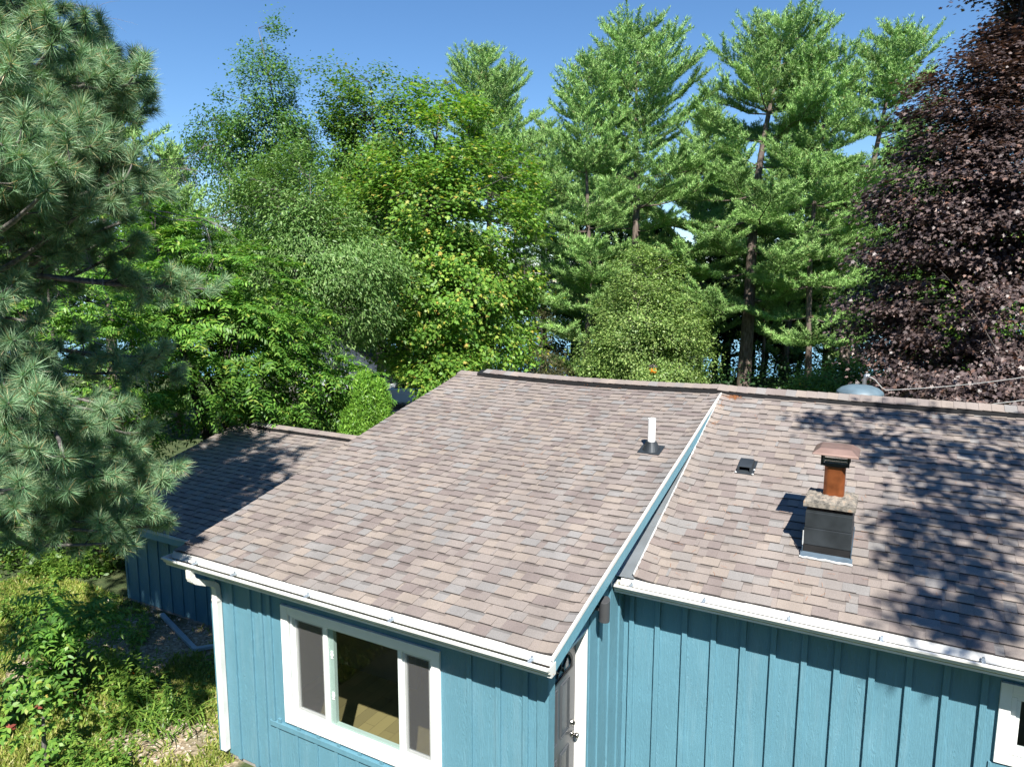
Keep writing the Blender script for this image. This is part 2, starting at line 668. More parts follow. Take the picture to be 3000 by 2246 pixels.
L_PURPLE = leaf_mat('purple_maple_leaves', [(0, (.036, .026, .027)), (.5, (.092, .066, .066)), (.9, (.16, .118, .108)), (1, (.19, .10, .07))], .14, .48, .6, (1.2, .7, .8))
L_CEDAR = leaf_mat('arborvitae_sprays', [(0, (0.077, 0.196, 0.023)), (.5, (0.140, 0.301, 0.034)), (1, (0.224, 0.392, 0.052))], .28)
L_WEED = leaf_mat('weed_leaves', [(0, (.070, .16, .028)), (.55, (.15, .28, .045)), (1, (.27, .37, .07))], .34)
L_GRASS = leaf_mat('grass_blades', [(0, (.13, .20, .03)), (.5, (.25, .31, .06)), (1, (.44, .40, .15))], .3)
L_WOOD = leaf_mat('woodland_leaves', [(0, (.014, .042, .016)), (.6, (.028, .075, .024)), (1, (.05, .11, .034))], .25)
L_RED = leaf_mat('red_creeper_leaves', [(0, (.18, .04, .03)), (1, (.30, .09, .06))], .25, tint=(1, .5, .5))

# ------------------------------------------------------------------ setting: ground, lake
def ground_h(x, y):
    d = (x - CAM[0]) * FWD[0] + (y - CAM[1]) * FWD[1]
    z = GZ
    if d > 44:
        z -= min((d - 44) * .22, 5)
    return z


gx = sorted(set(list(np.linspace(-90, 90, 61)) + [-3000, -1500, -700, -300, -160, 160, 300, 700, 1500, 3000]))
gy = gx
mb = MB()
gv = [(x, y, 0) for y in gy for x in gx]
A = []
for (x, y, z) in gv:
    p = np.array([CAM[0], CAM[1]]) + RGT * x + FWD * y
    A.append((p[0], p[1], ground_h(*p)))
nx = len(gx)
mb.add(A, [(j * nx + i, j * nx + i + 1, (j + 1) * nx + i + 1, (j + 1) * nx + i) for j in range(len(gy) - 1) for i in range(nx - 1)])
tag(mb.build('ground', M_GROUND), 'bare gravelly ground with patches of weeds beside the house', 'ground', kind='structure')

m, t, b, n, l = new_mat('lake_water')
b.inputs['Base Color'].default_value = (.10, .30, .42, 1)
b.inputs['Roughness'].default_value = .12
nz = n.new('ShaderNodeTexNoise')
nz.inputs['Scale'].default_value = 1.2
bp = n.new('ShaderNodeBump')
bp.inputs['Strength'].default_value = .25
l.new(nz.outputs['Fac'], bp.inputs['Height'])
l.new(bp.outputs[0], b.inputs['Normal'])
mb = MB()
q = [np.array(CAM[:2]) + FWD * d + RGT * x for d, x in ((52, -900), (52, 900), (1500, 1500), (1500, -1500))]
mb.add([(p[0], p[1], -7.6) for p in q], [(0, 1, 2, 3)])
tag(mb.build('lake_water', m), 'bright blue lake glimpsed between the pine trunks', 'lake', kind='structure')
mb = MB()
hs = []
for i in range(61):
    x = -1600 + i * 3200 / 60
    hs.append((x, 14 + 6 * math.sin(i * .7) + 4 * math.sin(i * 1.9)))
vs = []
for x, h in hs:
    p = np.array(CAM[:2]) + FWD * 1450 + RGT * x
    p2 = p + FWD * 300
    vs += [(p[0], p[1], -9), (p[0] + FWD[0] * 60, p[1] + FWD[1] * 60, -8 + h), (p2[0], p2[1], -9)]
mb.add(vs, [(3 * i, 3 * i + 3, 3 * i + 4, 3 * i + 1) for i in range(60)] + [(3 * i + 1, 3 * i + 4, 3 * i + 5, 3 * i + 2) for i in range(60)])
tag(mb.build('hills', plain('far_shore_woods', (.05, .085, .06), .9, var=.4, scale=.02)), 'low wooded far shore', 'hills', kind='structure')

# driveway behind the house
mb = MB()
q = [W(900, 21), W(1480, 21), W(1450, 43), W(930, 43)]
mb.add([(x, y, GZ + .02) for x, y in q], [(0, 1, 2, 3)])
tag(mb.build('driveway', M_DRIVE), 'pale grey driveway behind the house', 'driveway', kind='structure')

# ------------------------------------------------------------------ the house
SL, SR, SB = .2274, .3546, .30        # roof pitches: raised left part, right part, back
UL, UR = -4.876, 7.6                   # rake edges
VL, VR = 6.234, 4.232                  # eave distance from the ridge
VWL, VWR = -5.93, -3.93                # front wall faces
US = -.18                              # side wall (with the door) of the projecting part
house = thing('house', 'blue board-and-batten house with brown shingle roof and white gutters', 'house', (0, 0, GZ))


def sagL(u, v):
    t = (u - UL) / (-UL)
    z = -.042 * math.sin(math.pi * min(max(t, 0), 1)) * max(0, 1 - abs(v) / 5.5)
    z += .006 * math.sin(u * 2.1 + v * 1.3) * math.sin(v * 1.7)
    if u > -.16:
        z += .020 * ((u + .16) / .16) ** 2
    return z


def sagR(u, v):
    z = .006 * math.sin(u * 1.7 + v * 1.1) * math.sin(v * 1.9 + 1)
    if u < .30:
        z += .035 * ((.30 - u) / .28) ** 2
    return z


def shingles(name, u0, u1, vE, vR, zfun, expo=.1295 * 1.1, seed=1, sign=1):
    """laminated shingle courses from the eave vE to the ridge vR; every tab is a loose thin slab"""
    r = random.Random(seed)
    Lh = abs(vE - vR)
    z0, z1 = zfun(u0, vE), zfun(u0, vR)
    slope = math.hypot(Lh, z1 - z0)
    dv = (vR - vE) / slope
    nC = int(slope / expo) + 1
    V, F, MI = [], [], []

    def pt(u, s, h):
        v = vE + dv * min(s, slope)
        return (u, v, zfun(u, v) + h)
    for k in range(nC):
        s0 = k * expo
        s1 = min(s0 + expo + .03, slope)
        if s1 - s0 < .03:
            continue
        u = u0 - r.uniform(0, .25)
        tooth = r.random() < .5
        while u < u1:
            wd = r.uniform(.10, .24) if tooth else r.uniform(.07, .22)
            if r.random() < .07:
                wd = r.uniform(.025, .05)
            a, b_ = max(u, u0), min(u + wd, u1)
            u += wd
            if b_ - a > .004:
                gap = .0018 if r.random() < .16 else .0
                segs = 1
                if b_ > u1 - .18 and sign == 1 or a < u0 + .3 and sign == 2:
                    segs = 3
                hl = (.0150 if tooth else .0090) + r.uniform(-.0018, .0022)
                jit = r.uniform(-.003, .003)
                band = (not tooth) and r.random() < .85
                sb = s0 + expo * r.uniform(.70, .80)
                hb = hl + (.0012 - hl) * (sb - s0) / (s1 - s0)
                for q in range(segs + 1):
                    aa = a + (b_ - a) * q / segs - (gap if q == segs else 0)
                    p = len(V)
                    V += [pt(aa, s0 + jit, -.002), pt(aa, s0 + jit, hl), pt(aa, sb, hb), pt(aa, s1, .0012)]
                    if q == 0:
                        o = p
                    else:
                        c = p - 4
                        F.append((c, p, p + 1, c + 1))
                        MI.append(1)
                        F.append((c + 1, p + 1, p + 2, c + 2))
                        MI.append(0)
                        F.append((c + 2, p + 2, p + 3, c + 3))
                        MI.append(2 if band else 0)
                F.append((o, o + 1, o + 2, o + 3))
                F.append((p, p + 3, p + 2, p + 1))
                MI += [1, 1]
            tooth = not tooth
    me = bpy.data.meshes.new(name)
    me.from_pydata(V, [], F)
    me.polygons.foreach_set('material_index', MI)
    return link(name, me, [M_SH, M_SHEDGE, M_SHBAND], house)


zL = lambda u, v: SL * v + sagL(u, v)
zR = lambda u, v: SR * v + sagR(u, v)
shingles('shingle_roof', UL, .0, -VL, -.03, zL, seed=3, sign=1)['label'] = 'brown mottled shingle slope with a white vent pipe'
shingles('shingle_roof', .02, UR, -VR, -.03, zR, seed=5, sign=2)['label'] = 'steeper shingle slope carrying the chimney'
zB = lambda u, v: -SB * v
shingles('shingle_roof', UL, UR, 5.2, .03, zB, expo=.6, seed=8)

# wing roof
WU0, WU1, WVE, WVR, WZE, WS = -10.85, -4.68, -4.10, -.25, -2.484, .245
zW = lambda u, v: WZE + WS * (v - WVE) + .004 * math.sin(u * 2 + v * 3)
zWB = lambda u, v: WZE + WS * (WVR - WVE) - .25 * (v - WVR)
shingles('shingle_roof', WU0, WU1, WVE, WVR - .02, zW, seed=11)['label'] = 'lower wing roof mostly in tree shade'
shingles('shingle_roof', WU0, WU1, 3.2, WVR + .02, zWB, expo=.6, seed=12)

# roof decks (wood under the shingles) and gable fill
mb = MB()
nseg = 12


def deck(u0, u1, pts, th=.10, inset=0.0):
    prof = pts + [(v, z - th) for v, z in reversed(pts)]
    mb.prism([(v, z - .055) for v, z in prof], 'x', u0 + inset, u1 - inset)


deck(UL + .02, -.03, [(-VL + .10, SL * (-VL + .10)), (0, 0), (5.18, -SB * 5.18)], .05)
deck(.0, UR - .02, [(-VR + .02, SR * (-VR + .02)), (0, -.0), (5.18, -SB * 5.18)], .05)
wr = WZE + WS * (WVR - WVE)
deck(WU0 + .02, WU1, [(WVE + .02, WZE + .005), (WVR, wr), (3.18, wr - .25 * 3.43)], .05)
mb.build('roof_deck', M_DTRIM, house)


# ridge vent and ridge caps
def ridge(u0, u1, sf, sb, zf, vR=0, seed=0, name='ridge_cap', half=.17, lift=.080, st=.45):
    r = random.Random(seed)
    vent = MB()
    caps_V, caps_F = [], []
    n = int((u1 - u0) / .3) + 1
    for i in range(n):
        a, b_ = u0 + st + (u1 - u0 - st) * i / n, u0 + st + (u1 - u0 - st) * (i + 1) / n
        vs = []
        for u in (a, b_):
            z = zf(u)
            h = half + .003
            vs += [(u, vR - h, z - sf * h - .006), (u, vR - h + .004, z - sf * h + lift - .012), (u, vR, z + lift - .008),
                   (u, vR + h, z - sb * h + lift - .008), (u, vR + h, z - sb * h - .004)]
        vent.add(vs, [(j, j + 5, j + 6, j + 1) for j in range(4)])
    vent.build('ridge_vent', M_BLACK, house)
    u = u0
    k = 0
    while u < u1:
        e = min(u + .143 + .035, u1)
        z0, z1 = zf(u), zf(e)
        j = r.uniform(-.006, .006)
        hh = half + r.uniform(-.006, .006)
        t0, t1 = lift + .012, lift + .004
        if u < u0 + st:
            t0, t1 = .020, .012
        o = len(caps_V)
        for (uu_, zz, tt) in ((u, z0, t0), (e, z1, t1)):
            caps_V += [(uu_, vR - hh, zz - sf * hh + tt - .006), (uu_, vR - hh, zz - sf * hh + tt + j * .3), (uu_, vR - .015, zz + tt + .004),
                       (uu_, vR + .015, zz + tt + .004), (uu_, vR + hh, zz - sb * hh + tt)]
        caps_F += [(o + q, o + q + 5, o + q + 6, o + q + 1) for q in range(4)] + [(o, o + 1, o + 2, o + 3, o + 4)]
        u += .143
        k += 1
    me = bpy.data.meshes.new(name)
    me.from_pydata(caps_V, [], caps_F)
    link(name, me, M_SH, house)


ridge(UL - .01, -.05, SL, SB, lambda u: sagL(u, 0) + .004, seed=1)
ridge(-.05, UR, SR, SB, lambda u: -.006 + (.014 * max(0, 1 - (u + .05) / .35)), seed=2, st=0)
ridge(WU0, WU1 + .0, WS, .25, lambda u: wr + .0, vR=WVR, seed=3, half=.15, lift=.07)

# fascias: right rake of the raised part, wing eave, left rake
mb = MB()
prof = []


def rake(mb, u0, u1, v0, v1, zf, top, bot):
    vs = []
    n = 24
    for i in range(n + 1):
        v = v0 + (v1 - v0) * i / n
        z = zf(v)
        for u in (u0, u1):
            vs += [(u, v, z + bot), (u, v, z + top)]
    fs = []
    for i in range(n):
        a, b_ = 4 * i, 4 * i + 4
        fs += [(a, b_, b_ + 1, a + 1), (a + 2, a + 3, b_ + 3, b_ + 2), (a + 1, b_ + 1, b_ + 3, a + 3), (a, a + 2, b_ + 2, b_)]
    fs += [(0, 1, 3, 2), (4 * n, 4 * n + 2, 4 * n + 3, 4 * n + 1)]
    mb.add(vs, fs)


rake(mb, -.012, .016, -6.245, -.06, lambda v: SL * v, -.150, -.012)
mb.build('rake_fascia', M_BLUEF, house)
mb = MB()
rake(mb, .002, .024, -6.27, -.06, lambda v: SL * v + sagL(-.04, v), -.020, .016)
mb.build('drip_edge', M_WMET, house)
mb = MB()
rake(mb, UL - .012, UL + .012, -6.24, -.06, lambda v: SL * v, -.17, -.032)
mb.box((WU0 + .05, WVE - .012, WZE - .155), (WU1 - .01, WVE + .012, WZE - .022))
rake(mb, WU0 - .012, WU0 + .012, WVE, WVR, lambda v: zW(WU0, v), -.17, -.052)
mb.build('fascia', M_BLUEF, house)
mb = MB()
mb.prism([(WVE - .022, WZE - .045), (WVE - .018, WZE - .006), (WVE + .03, WZE + .004), (WVE + .03, WZE - .003), (WVE - .012, WZE - .014), (WVE - .016, WZE - .045)], 'x', WU0, WU1)
mb.build('drip_edge', plain('pale_blue_drip_metal', (.30, .42, .48), .35, var=.05), house)


# ---- walls
def zin(v, s):     # underside of the roof deck
    return s * v - .108


mb = MB()
WT = .14
wx0, wx1, wz0, wz1 = -3.40, -1.435, -3.205, -1.965        # window opening
zt = SL * VWL - .10
bot = GZ + .05
mb.box((-4.65, VWL, bot), (wx0, VWL + WT, zt))
mb.box((wx1, VWL, bot), (US, VWL + WT, zt))
mb.box((wx0, VWL, bot), (wx1, VWL + WT, wz0))
mb.box((wx0, VWL, wz1), (wx1, VWL + WT, zt))
# corner boards and battens (pattern of the siding)
BT = .026
for a, b_, z0, z1 in [(-4.326, -4.272, bot, zt), (-4.033, -3.979, bot, zt), (-3.852, -3.798, bot, zt), (-3.712, -3.660, -3.345, zt),
                      (-1.038, -.984, bot, zt), (-.722, -.668, bot, zt), (-.434, -.380, bot, zt)]:
    mb.box((a, VWL - BT, z0 + .001), (b_, VWL + .004, z1 - .003))
mb.box((-4.66, VWL - .021, bot + .001), (-4.57, VWL + .004, zt - .002))
mb.box((-.285, VWL - .022, bot + .001), (US + .010, VWL + .004, zt - .002))
mb.box((-.335, VWL - .045, zt - .30), (-.285, VWL + .004, zt - .001))
# ledger under the window and the short boards below it
mb.box((-3.745, VWL - .028, -3.415), (-1.05, VWL + .004, -3.348))
for k in range(10):
    x = -3.66 + .297 * k
    mb.box((x, VWL - .017, bot + .001), (x + .045, VWL + .004, -3.418))
    if x + .05 < -1.1:
        mb.box((x - .01 + .05, VWL - .020, -3.346), (x + .085, VWL + .004, -3.300))
mb.build('front_wall', M_BLUE, house, bevel=.0035)

dv0, dv1, dz0, dz1 = -5.885, -5.045, GZ + .26, -1.74        # door opening in the side wall
mb = MB()
zs = lambda v: SL * v - .11
mb.prism([(VWL + WT + .002, bot), (dv0, bot), (dv0, zs(dv0)), (VWL + WT + .002, zs(VWL + WT))] if VWL + WT < dv0 else
         [(dv0 - .002, bot), (dv0, bot), (dv0, zs(dv0)), (dv0 - .002, zs(dv0))], 'x', US - WT, US)
mb.prism([(dv1, bot), (-.3, bot), (-.3, zs(-.3)), (dv1, zs(dv1))], 'x', US - WT, US)
mb.prism([(dv0 + .001, dz1), (dv1 - .001, dz1), (dv1 - .001, zs(dv1)), (dv0 + .001, zs(dv0))], 'x', US - WT + .001, US - .001)
mb.prism([(dv0 + .001, bot), (dv1 - .001, bot), (dv1 - .001, dz0), (dv0 + .001, dz0)], 'x', US - WT + .001, US - .001)
for v in (-4.74, -4.435, -4.13):
    mb.prism([(v, bot + .001), (v + .05, bot + .001), (v + .05, zs(v) - .01), (v, zs(v) - .01)], 'x', US - .004, US + .019)
mb.box((US - .004, -4.985, bot + .001), (US + .012, -4.90, zs(-4.985) - .012))
mb.build('side_wall', M_BLUE, house, bevel=.0035)

mb = MB()
wrx0, wrx1, wrz0, wrz1 = 3.475, 4.30, -2.57, -1.945
ztr = SR * VWR - .10
mb.box((US + .001, VWR, bot), (wrx0, VWR + WT, ztr))
mb.box((wrx1, VWR, bot), (7.3, VWR + WT, ztr))
mb.box((wrx0, VWR, bot), (wrx1, VWR + WT, wrz0))
mb.box((wrx0, VWR, wrz1), (wrx1, VWR + WT, ztr))
for k, x in enumerate(np.arange(-.105, 7.2, .305)):
    x += .006 * math.sin(k * 5.1)
    if 3.36 < x + .05 and x < 4.42:
        if x > 3.40:
            continue
        x = min(x, 3.335)
    mb.box((x, VWR - .034, bot + .001), (x + .056, VWR + .004, ztr - .003))
mb.box((3.0 + .357, VWR - .016, -2.73), (4.45, VWR + .004, -2.665))
mb.build('front_wall', M_BLUE, house, bevel=.004)['label'] = 'recessed right-hand wall'

mb = MB()
mb.prism([(VWL + WT, bot), (5.0, bot), (5.0, -SB * 5.0 - .11), (0, -.115), (VWL + WT, zs(VWL + WT))], 'x', -4.65, -4.51)
mb.prism([(VWR + WT, bot), (5.0, bot), (5.0, -SB * 5.0 - .11), (0, -.115), (VWR + WT, SR * (VWR + WT) - .12)], 'x', 7.16, 7.3)
mb.box((-4.51, 4.86, bot), (7.16, 5.0, -SB * 5.0 - .11))
mb.build('gable_wall', M_BLUE, house)

mb = MB()
WVW = -3.85
mb.box((-9.72, WVW, bot), (-4.66, WVW + WT, WZE + .0))
for k in range(17):
    x = -9.70 + .305 * k
    mb.box((x, WVW - .019, bot + .001), (x + .05, WVW + .003, WZE - .02))
mb.prism([(WVW + WT, bot), (3.0, bot), (3.0, wr - .25 * 3.25 - .11), (WVR, wr - .112), (WVW + WT, WZE - .05)], 'x', -9.72, -9.58)
mb.box((-9.58, 2.86, bot), (-4.66, 3.0, wr - .25 * 3.25 - .13))
mb.build('wing_wall', M_BLUE, house)
mb = MB()
mb.box((-9.70, WVW + .012, GZ - .6), (-4.68, 2.98, bot))
mb.box((-4.63, VWL + .012, GZ - .6), (US - .02, 4.98, bot + .0))
mb.box((US - .019, VWR + .012, GZ - .6), (7.28, 4.98, bot))
mb.build('foundation', M_FOUND, house)

# ---- interior seen through the big window
mb = MB()
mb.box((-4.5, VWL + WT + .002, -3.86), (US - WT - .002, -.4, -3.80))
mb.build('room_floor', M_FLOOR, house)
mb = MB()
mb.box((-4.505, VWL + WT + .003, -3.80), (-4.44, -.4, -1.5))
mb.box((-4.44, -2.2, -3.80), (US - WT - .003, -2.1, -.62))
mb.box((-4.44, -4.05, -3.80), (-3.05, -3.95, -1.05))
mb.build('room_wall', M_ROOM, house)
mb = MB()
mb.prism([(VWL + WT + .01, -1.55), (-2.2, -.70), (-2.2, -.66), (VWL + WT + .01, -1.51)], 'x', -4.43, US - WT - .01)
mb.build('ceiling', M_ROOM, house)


# ---- windows
def bar(mb, x0, x1, z0, z1, y0, y1):
    mb.box((x0, y0, z0), (x1, y1, z1))


def frame(mb, x0, x1, z0, z1, w_, y0, y1):
    bar(mb, x0, x1, z1 - w_, z1, y0, y1)
    bar(mb, x0, x1, z0, z0 + w_, y0, y1)
    bar(mb, x0, x0 + w_, z0 + w_, z1 - w_, y0, y1)
    bar(mb, x1 - w_, x1, z0 + w_, z1 - w_, y0, y1)


win = MB()
for (x0, x1, z0, z1) in [(-3.492, wx0 + .008, -3.295, -1.876), (wx1 - .008, -1.348, -3.295, -1.876)]:
    win.box((x0, VWL - .030, z0), (x1, VWL + .003, z1))
win.box((wx0 + .008, VWL - .029, wz1 - .008), (wx1 - .008, VWL + .003, -1.8765))
win.box((wx0 + .008, VWL - .029, -3.2945), (wx1 - .008, VWL + .003, wz0 + .020))
wo = win.build('window', M_WHITE, house, bevel=.004)
wo['label'] = 'wide three-panel sliding window in white trim'
fm = MB()
frame(fm, wx0 + .010, wx1 - .010, wz0 + .022, wz1 - .010, .036, VWL + .004, VWL + .085)
bar(fm, -2.898, -2.845, wz0 + .058, wz1 - .046, VWL + .010, VWL + .075)
bar(fm, -1.885, -1.838, wz0 + .058, wz1 - .046, VWL + .010, VWL + .075)
fm.build('window_frame', M_VINYL, wo, bevel=.003)
for (x0, x1, sc) in [(-3.352, -2.900, True), (-1.836, -1.483, True)]:
    sh = MB()
    frame(sh, x0, x1, wz0 + .060, wz1 - .048, .042, VWL + .040, VWL + .070)
    sh.build('window_sash', M_VINYL, wo, bevel=.003)
    g = MB()
    g.add([(x0 + .03, VWL + .054, wz0 + .09), (x1 - .03, VWL + .054, wz0 + .09), (x1 - .03, VWL + .054, wz1 - .08), (x0 + .03, VWL + .054, wz1 - .08)], [(0, 1, 2, 3)])
    g.build('window_pane', M_GLASS, wo)
    g = MB()
    g.add([(x0 + .02, VWL + .030, wz0 + .08), (x1 - .02, VWL + .030, wz0 + .08), (x1 - .02, VWL + .030, wz1 - .07), (x0 + .02, VWL + .030, wz1 - .07)], [(0, 1, 2, 3)])
    g.build('insect_screen', M_SCREEN, wo)
g = MB()
g.add([(-2.846, VWL + .032, wz0 + .056), (-1.884, VWL + .032, wz0 + .056), (-1.884, VWL + .032, wz1 - .044), (-2.846, VWL + .032, wz1 - .044)], [(0, 1, 2, 3)])
g.build('window_pane', M_GLASS, wo)
g = MB()
frame(g, -2.844, -1.886, wz0 + .060, wz1 - .047, .022, VWL + .036, VWL + .085)
g.box((-2.822, VWL + .037, wz0 + .082), (-2.775, VWL + .086, wz1 - .07))
g.build('window_sash', plain('green_tinted_vinyl', (.55, .68, .62), .4, var=.03), wo, bevel=.002)
for z in (-2.32, -2.80):
    lt = MB()
    lt.box((-2.812, VWL + .028, z - .045), (-2.782, VWL + .037, z + .045))
    lt.box((-2.806, VWL + .018, z - .010), (-2.770, VWL + .028, z + .012))
    lt.build('window_latch', M_VINYL, wo, bevel=.002)

win = MB()
for (x0, x1) in [(3.392, wrx0 + .006), (wrx1 - .006, 4.385)]:
    win.box((x0, VWR - .036, -2.645), (x1, VWR + .003, -1.862))
win.box((wrx0 + .006, VWR - .035, wrz1 - .006), (wrx1 - .006, VWR + .003, -1.8625))
win.box((wrx0 + .006, VWR - .035, -2.6445), (wrx1 - .006, VWR + .003, wrz0 + .012))
wo2 = win.build('window', M_WHITE, house, bevel=.004)
wo2['label'] = 'small white-trimmed window at the right edge'
fm = MB()
frame(fm, wrx0 + .008, wrx1 - .008, wrz0 + .014, wrz1 - .008, .045, VWR + .006, VWR + .08)
frame(fm, wrx0 + .055, wrx1 - .055, wrz0 + .061, wrz1 - .055, .03, VWR + .02, VWR + .07)
fm.build('window_frame', M_VINYL, wo2, bevel=.003)
g = MB()
g.add([(wrx0 + .08, VWR + .047, wrz0 + .085), (wrx1 - .08, VWR + .047, wrz0 + .085), (wrx1 - .08, VWR + .047, wrz1 - .08), (wrx0 + .08, VWR + .047, wrz1 - .08)], [(0, 1, 2, 3)])
g.build('window_pane', M_GLASS, wo2)
g = MB()
g.box((3.2, VWR + .9, bot), (5, VWR + .95, -1.2))
g.build('room_wall', M_ROOM, house)

# ---- door
UD = -.285
tr = MB()
for v0, v1, xe in ((dv0, dv0 + .030, -.02), (dv1 - .030, dv1, .012)):
    tr.box((US - WT + .002, v0 + .0005, dz0 + .001), (US + xe, v1 - .0005, dz1 - .001))
tr.box((US - WT + .002, dv0 + .0305, dz1 - .030), (US + .012, dv1 - .0305, dz1 - .0005))
tr.box((US - WT + .002, dv0 + .0305, dz0 + .001), (US + .03, dv1 - .0305, dz0 + .025))
tr.build('door_frame', M_WHITE, house, bevel=.003)
a0, a1 = dv0 + .034, dv1 - .034
cm = (a0 + a1) / 2
zb_, zt_ = dz0 + .03, dz1 - .034
dm = MB()
dm.box((UD - .045, a0, zb_), (UD, a1, zt_))
lz, lr, lh = -2.085, .285, .235
arc = [(cm + lr * math.cos(t), lz + lh * math.sin(t)) for t in np.linspace(0, math.pi, 19)]


def ring(mb, pts, cen, k, x0, x1):
    """raised ring between outline pts and the same outline shrunk by k"""
    inn = [(cen[0] + (p - cen[0]) * k, cen[1] + (q - cen[1]) * k) for p, q in pts]
    n = len(pts)
    vs = []
    for x in (x0, x1):
        vs += [(x, p, q) for p, q in pts] + [(x, p, q) for p, q in inn]
    fs = []
    for i in range(n):
        j = (i + 1) % n
        fs += [(2 * n + i, 2 * n + j, 3 * n + j, 3 * n + i), (i, j, 2 * n + j, 2 * n + i), (n + j, n + i, 3 * n + i, 3 * n + j)]
    mb.add(vs, fs)


def panel(mb, v0, v1, z0, z1):
    c = ((v0 + v1) / 2, (z0 + z1) / 2)
    for ins, hgt in ((0, .010), (.030, .006)):
        x0, x1, y0, y1 = v0 + ins, v1 - ins, z0 + ins, z1 - ins
        o = .014
        vs = [(UD - .001, x0, y0), (UD - .001, x1, y0), (UD - .001, x1, y1), (UD - .001, x0, y1),
              (UD + hgt, x0 + o * .5, y0 + o * .5), (UD + hgt, x1 - o * .5, y0 + o * .5), (UD + hgt, x1 - o * .5, y1 - o * .5), (UD + hgt, x0 + o * .5, y1 - o * .5),
              (UD + .001, x0 + o, y0 + o), (UD + .001, x1 - o, y0 + o), (UD + .001, x1 - o, y1 - o), (UD + .001, x0 + o, y1 - o)]
        fs = []
        for r_ in (0, 4):
            for i in range(4):
                j = (i + 1) % 4
                fs.append((r_ + i, r_ + j, r_ + 4 + j, r_ + 4 + i))
        mb.add(vs, fs)


for v0, v1 in ((a1 - .145 - .215, a1 - .145), (a0 + .125, a0 + .125 + .215)):
    panel(dm, v0, v1, -2.765, -2.185)
    panel(dm, v0, v1, -3.66, -2.92)
door = dm.build('door', M_DOOR, house)
door['label'] = 'charcoal panelled door with a half-round light'
g = MB()
ring(g, arc + [(cm - lr, lz - .02), (cm + lr, lz - .02)], (cm, lz + .07), .86, UD - .002, UD + .022)
for t in (R(48), R(90), R(132)):
    p0 = np.array([UD + .012, cm + .06 * math.cos(t), lz + .02 + .05 * math.sin(t)])
    p1 = np.array([UD + .012, cm + lr * .88 * math.cos(t), lz + lh * .88 * math.sin(t)])
    g.tube([p0, p1], .009, 6)
g.tube([(UD + .012, cm + .075 * math.cos(t), lz + .02 + .07 * math.sin(t)) for t in np.linspace(0, math.pi, 9)], .009, 6)
g.build('door_light_frame', M_BLACK, door)
g = MB()
vs = [(UD + .004, p, q) for p, q in arc] + [(UD + .004, cm, lz - .01)]
g.add(vs, [tuple(range(len(vs)))])
g.build('door_light_pane', plain('dark_blue_glass', (.04, .10, .14), .06, var=.3), door)
g = MB()
kv = a1 - .065
for zz, tp in ((-2.745, 0), (-2.872, 1)):
    g = MB()
    pts = [(UD, 0), (UD + .012, 0), (UD + .014, 0)]
    g.tube([(UD - .001, kv, zz), (UD + .012, kv, zz)], [.034, .030], 16)
    if tp == 0:
        g.tube([(UD + .012, kv, zz), (UD + .030, kv, zz), (UD + .036, kv, zz)], [.022, .020, .012], 12)
        g.build('deadbolt', M_NICKEL, door, smooth=False)
    else:
        g.tube([(UD + .012, kv, zz), (UD + .032, kv, zz), (UD + .040, kv, zz), (UD + .055, kv, zz), (UD + .070, kv, zz), (UD + .077, kv, zz)],
               [.012, .012, .024, .029, .026, .012], 16)
        g.build('door_knob', M_NICKEL, door, smooth=True)

# ---- wall light
lv, lz_ = -4.893, -1.585
mb = MB()
mb.box((US - .002, lv - .05, lz_ - .055), (US + .016, lv + .05, lz_ + .055))
mb.box((US + .016, lv - .022, lz_ - .02), (-.105, lv + .022, lz_ + .02))
n = 28
vs = []
for zf in (lambda c, s: lz_ - .125, lambda c, s: lz_ + .105 + .018 * s):
    for k in range(n):
        c_, s_ = math.cos(2 * math.pi * k / n), math.sin(2 * math.pi * k / n)
        vs.append((-.055 + .055 * c_, lv + .055 * s_, zf(c_, s_)))
mb.add(vs, [(k, (k + 1) % n, n + (k + 1) % n, n + k) for k in range(n)] + [tuple(range(n - 1, -1, -1)), tuple(range(n, 2 * n))])
mb.build('wall_light', M_FIXT, house, bevel=.004)


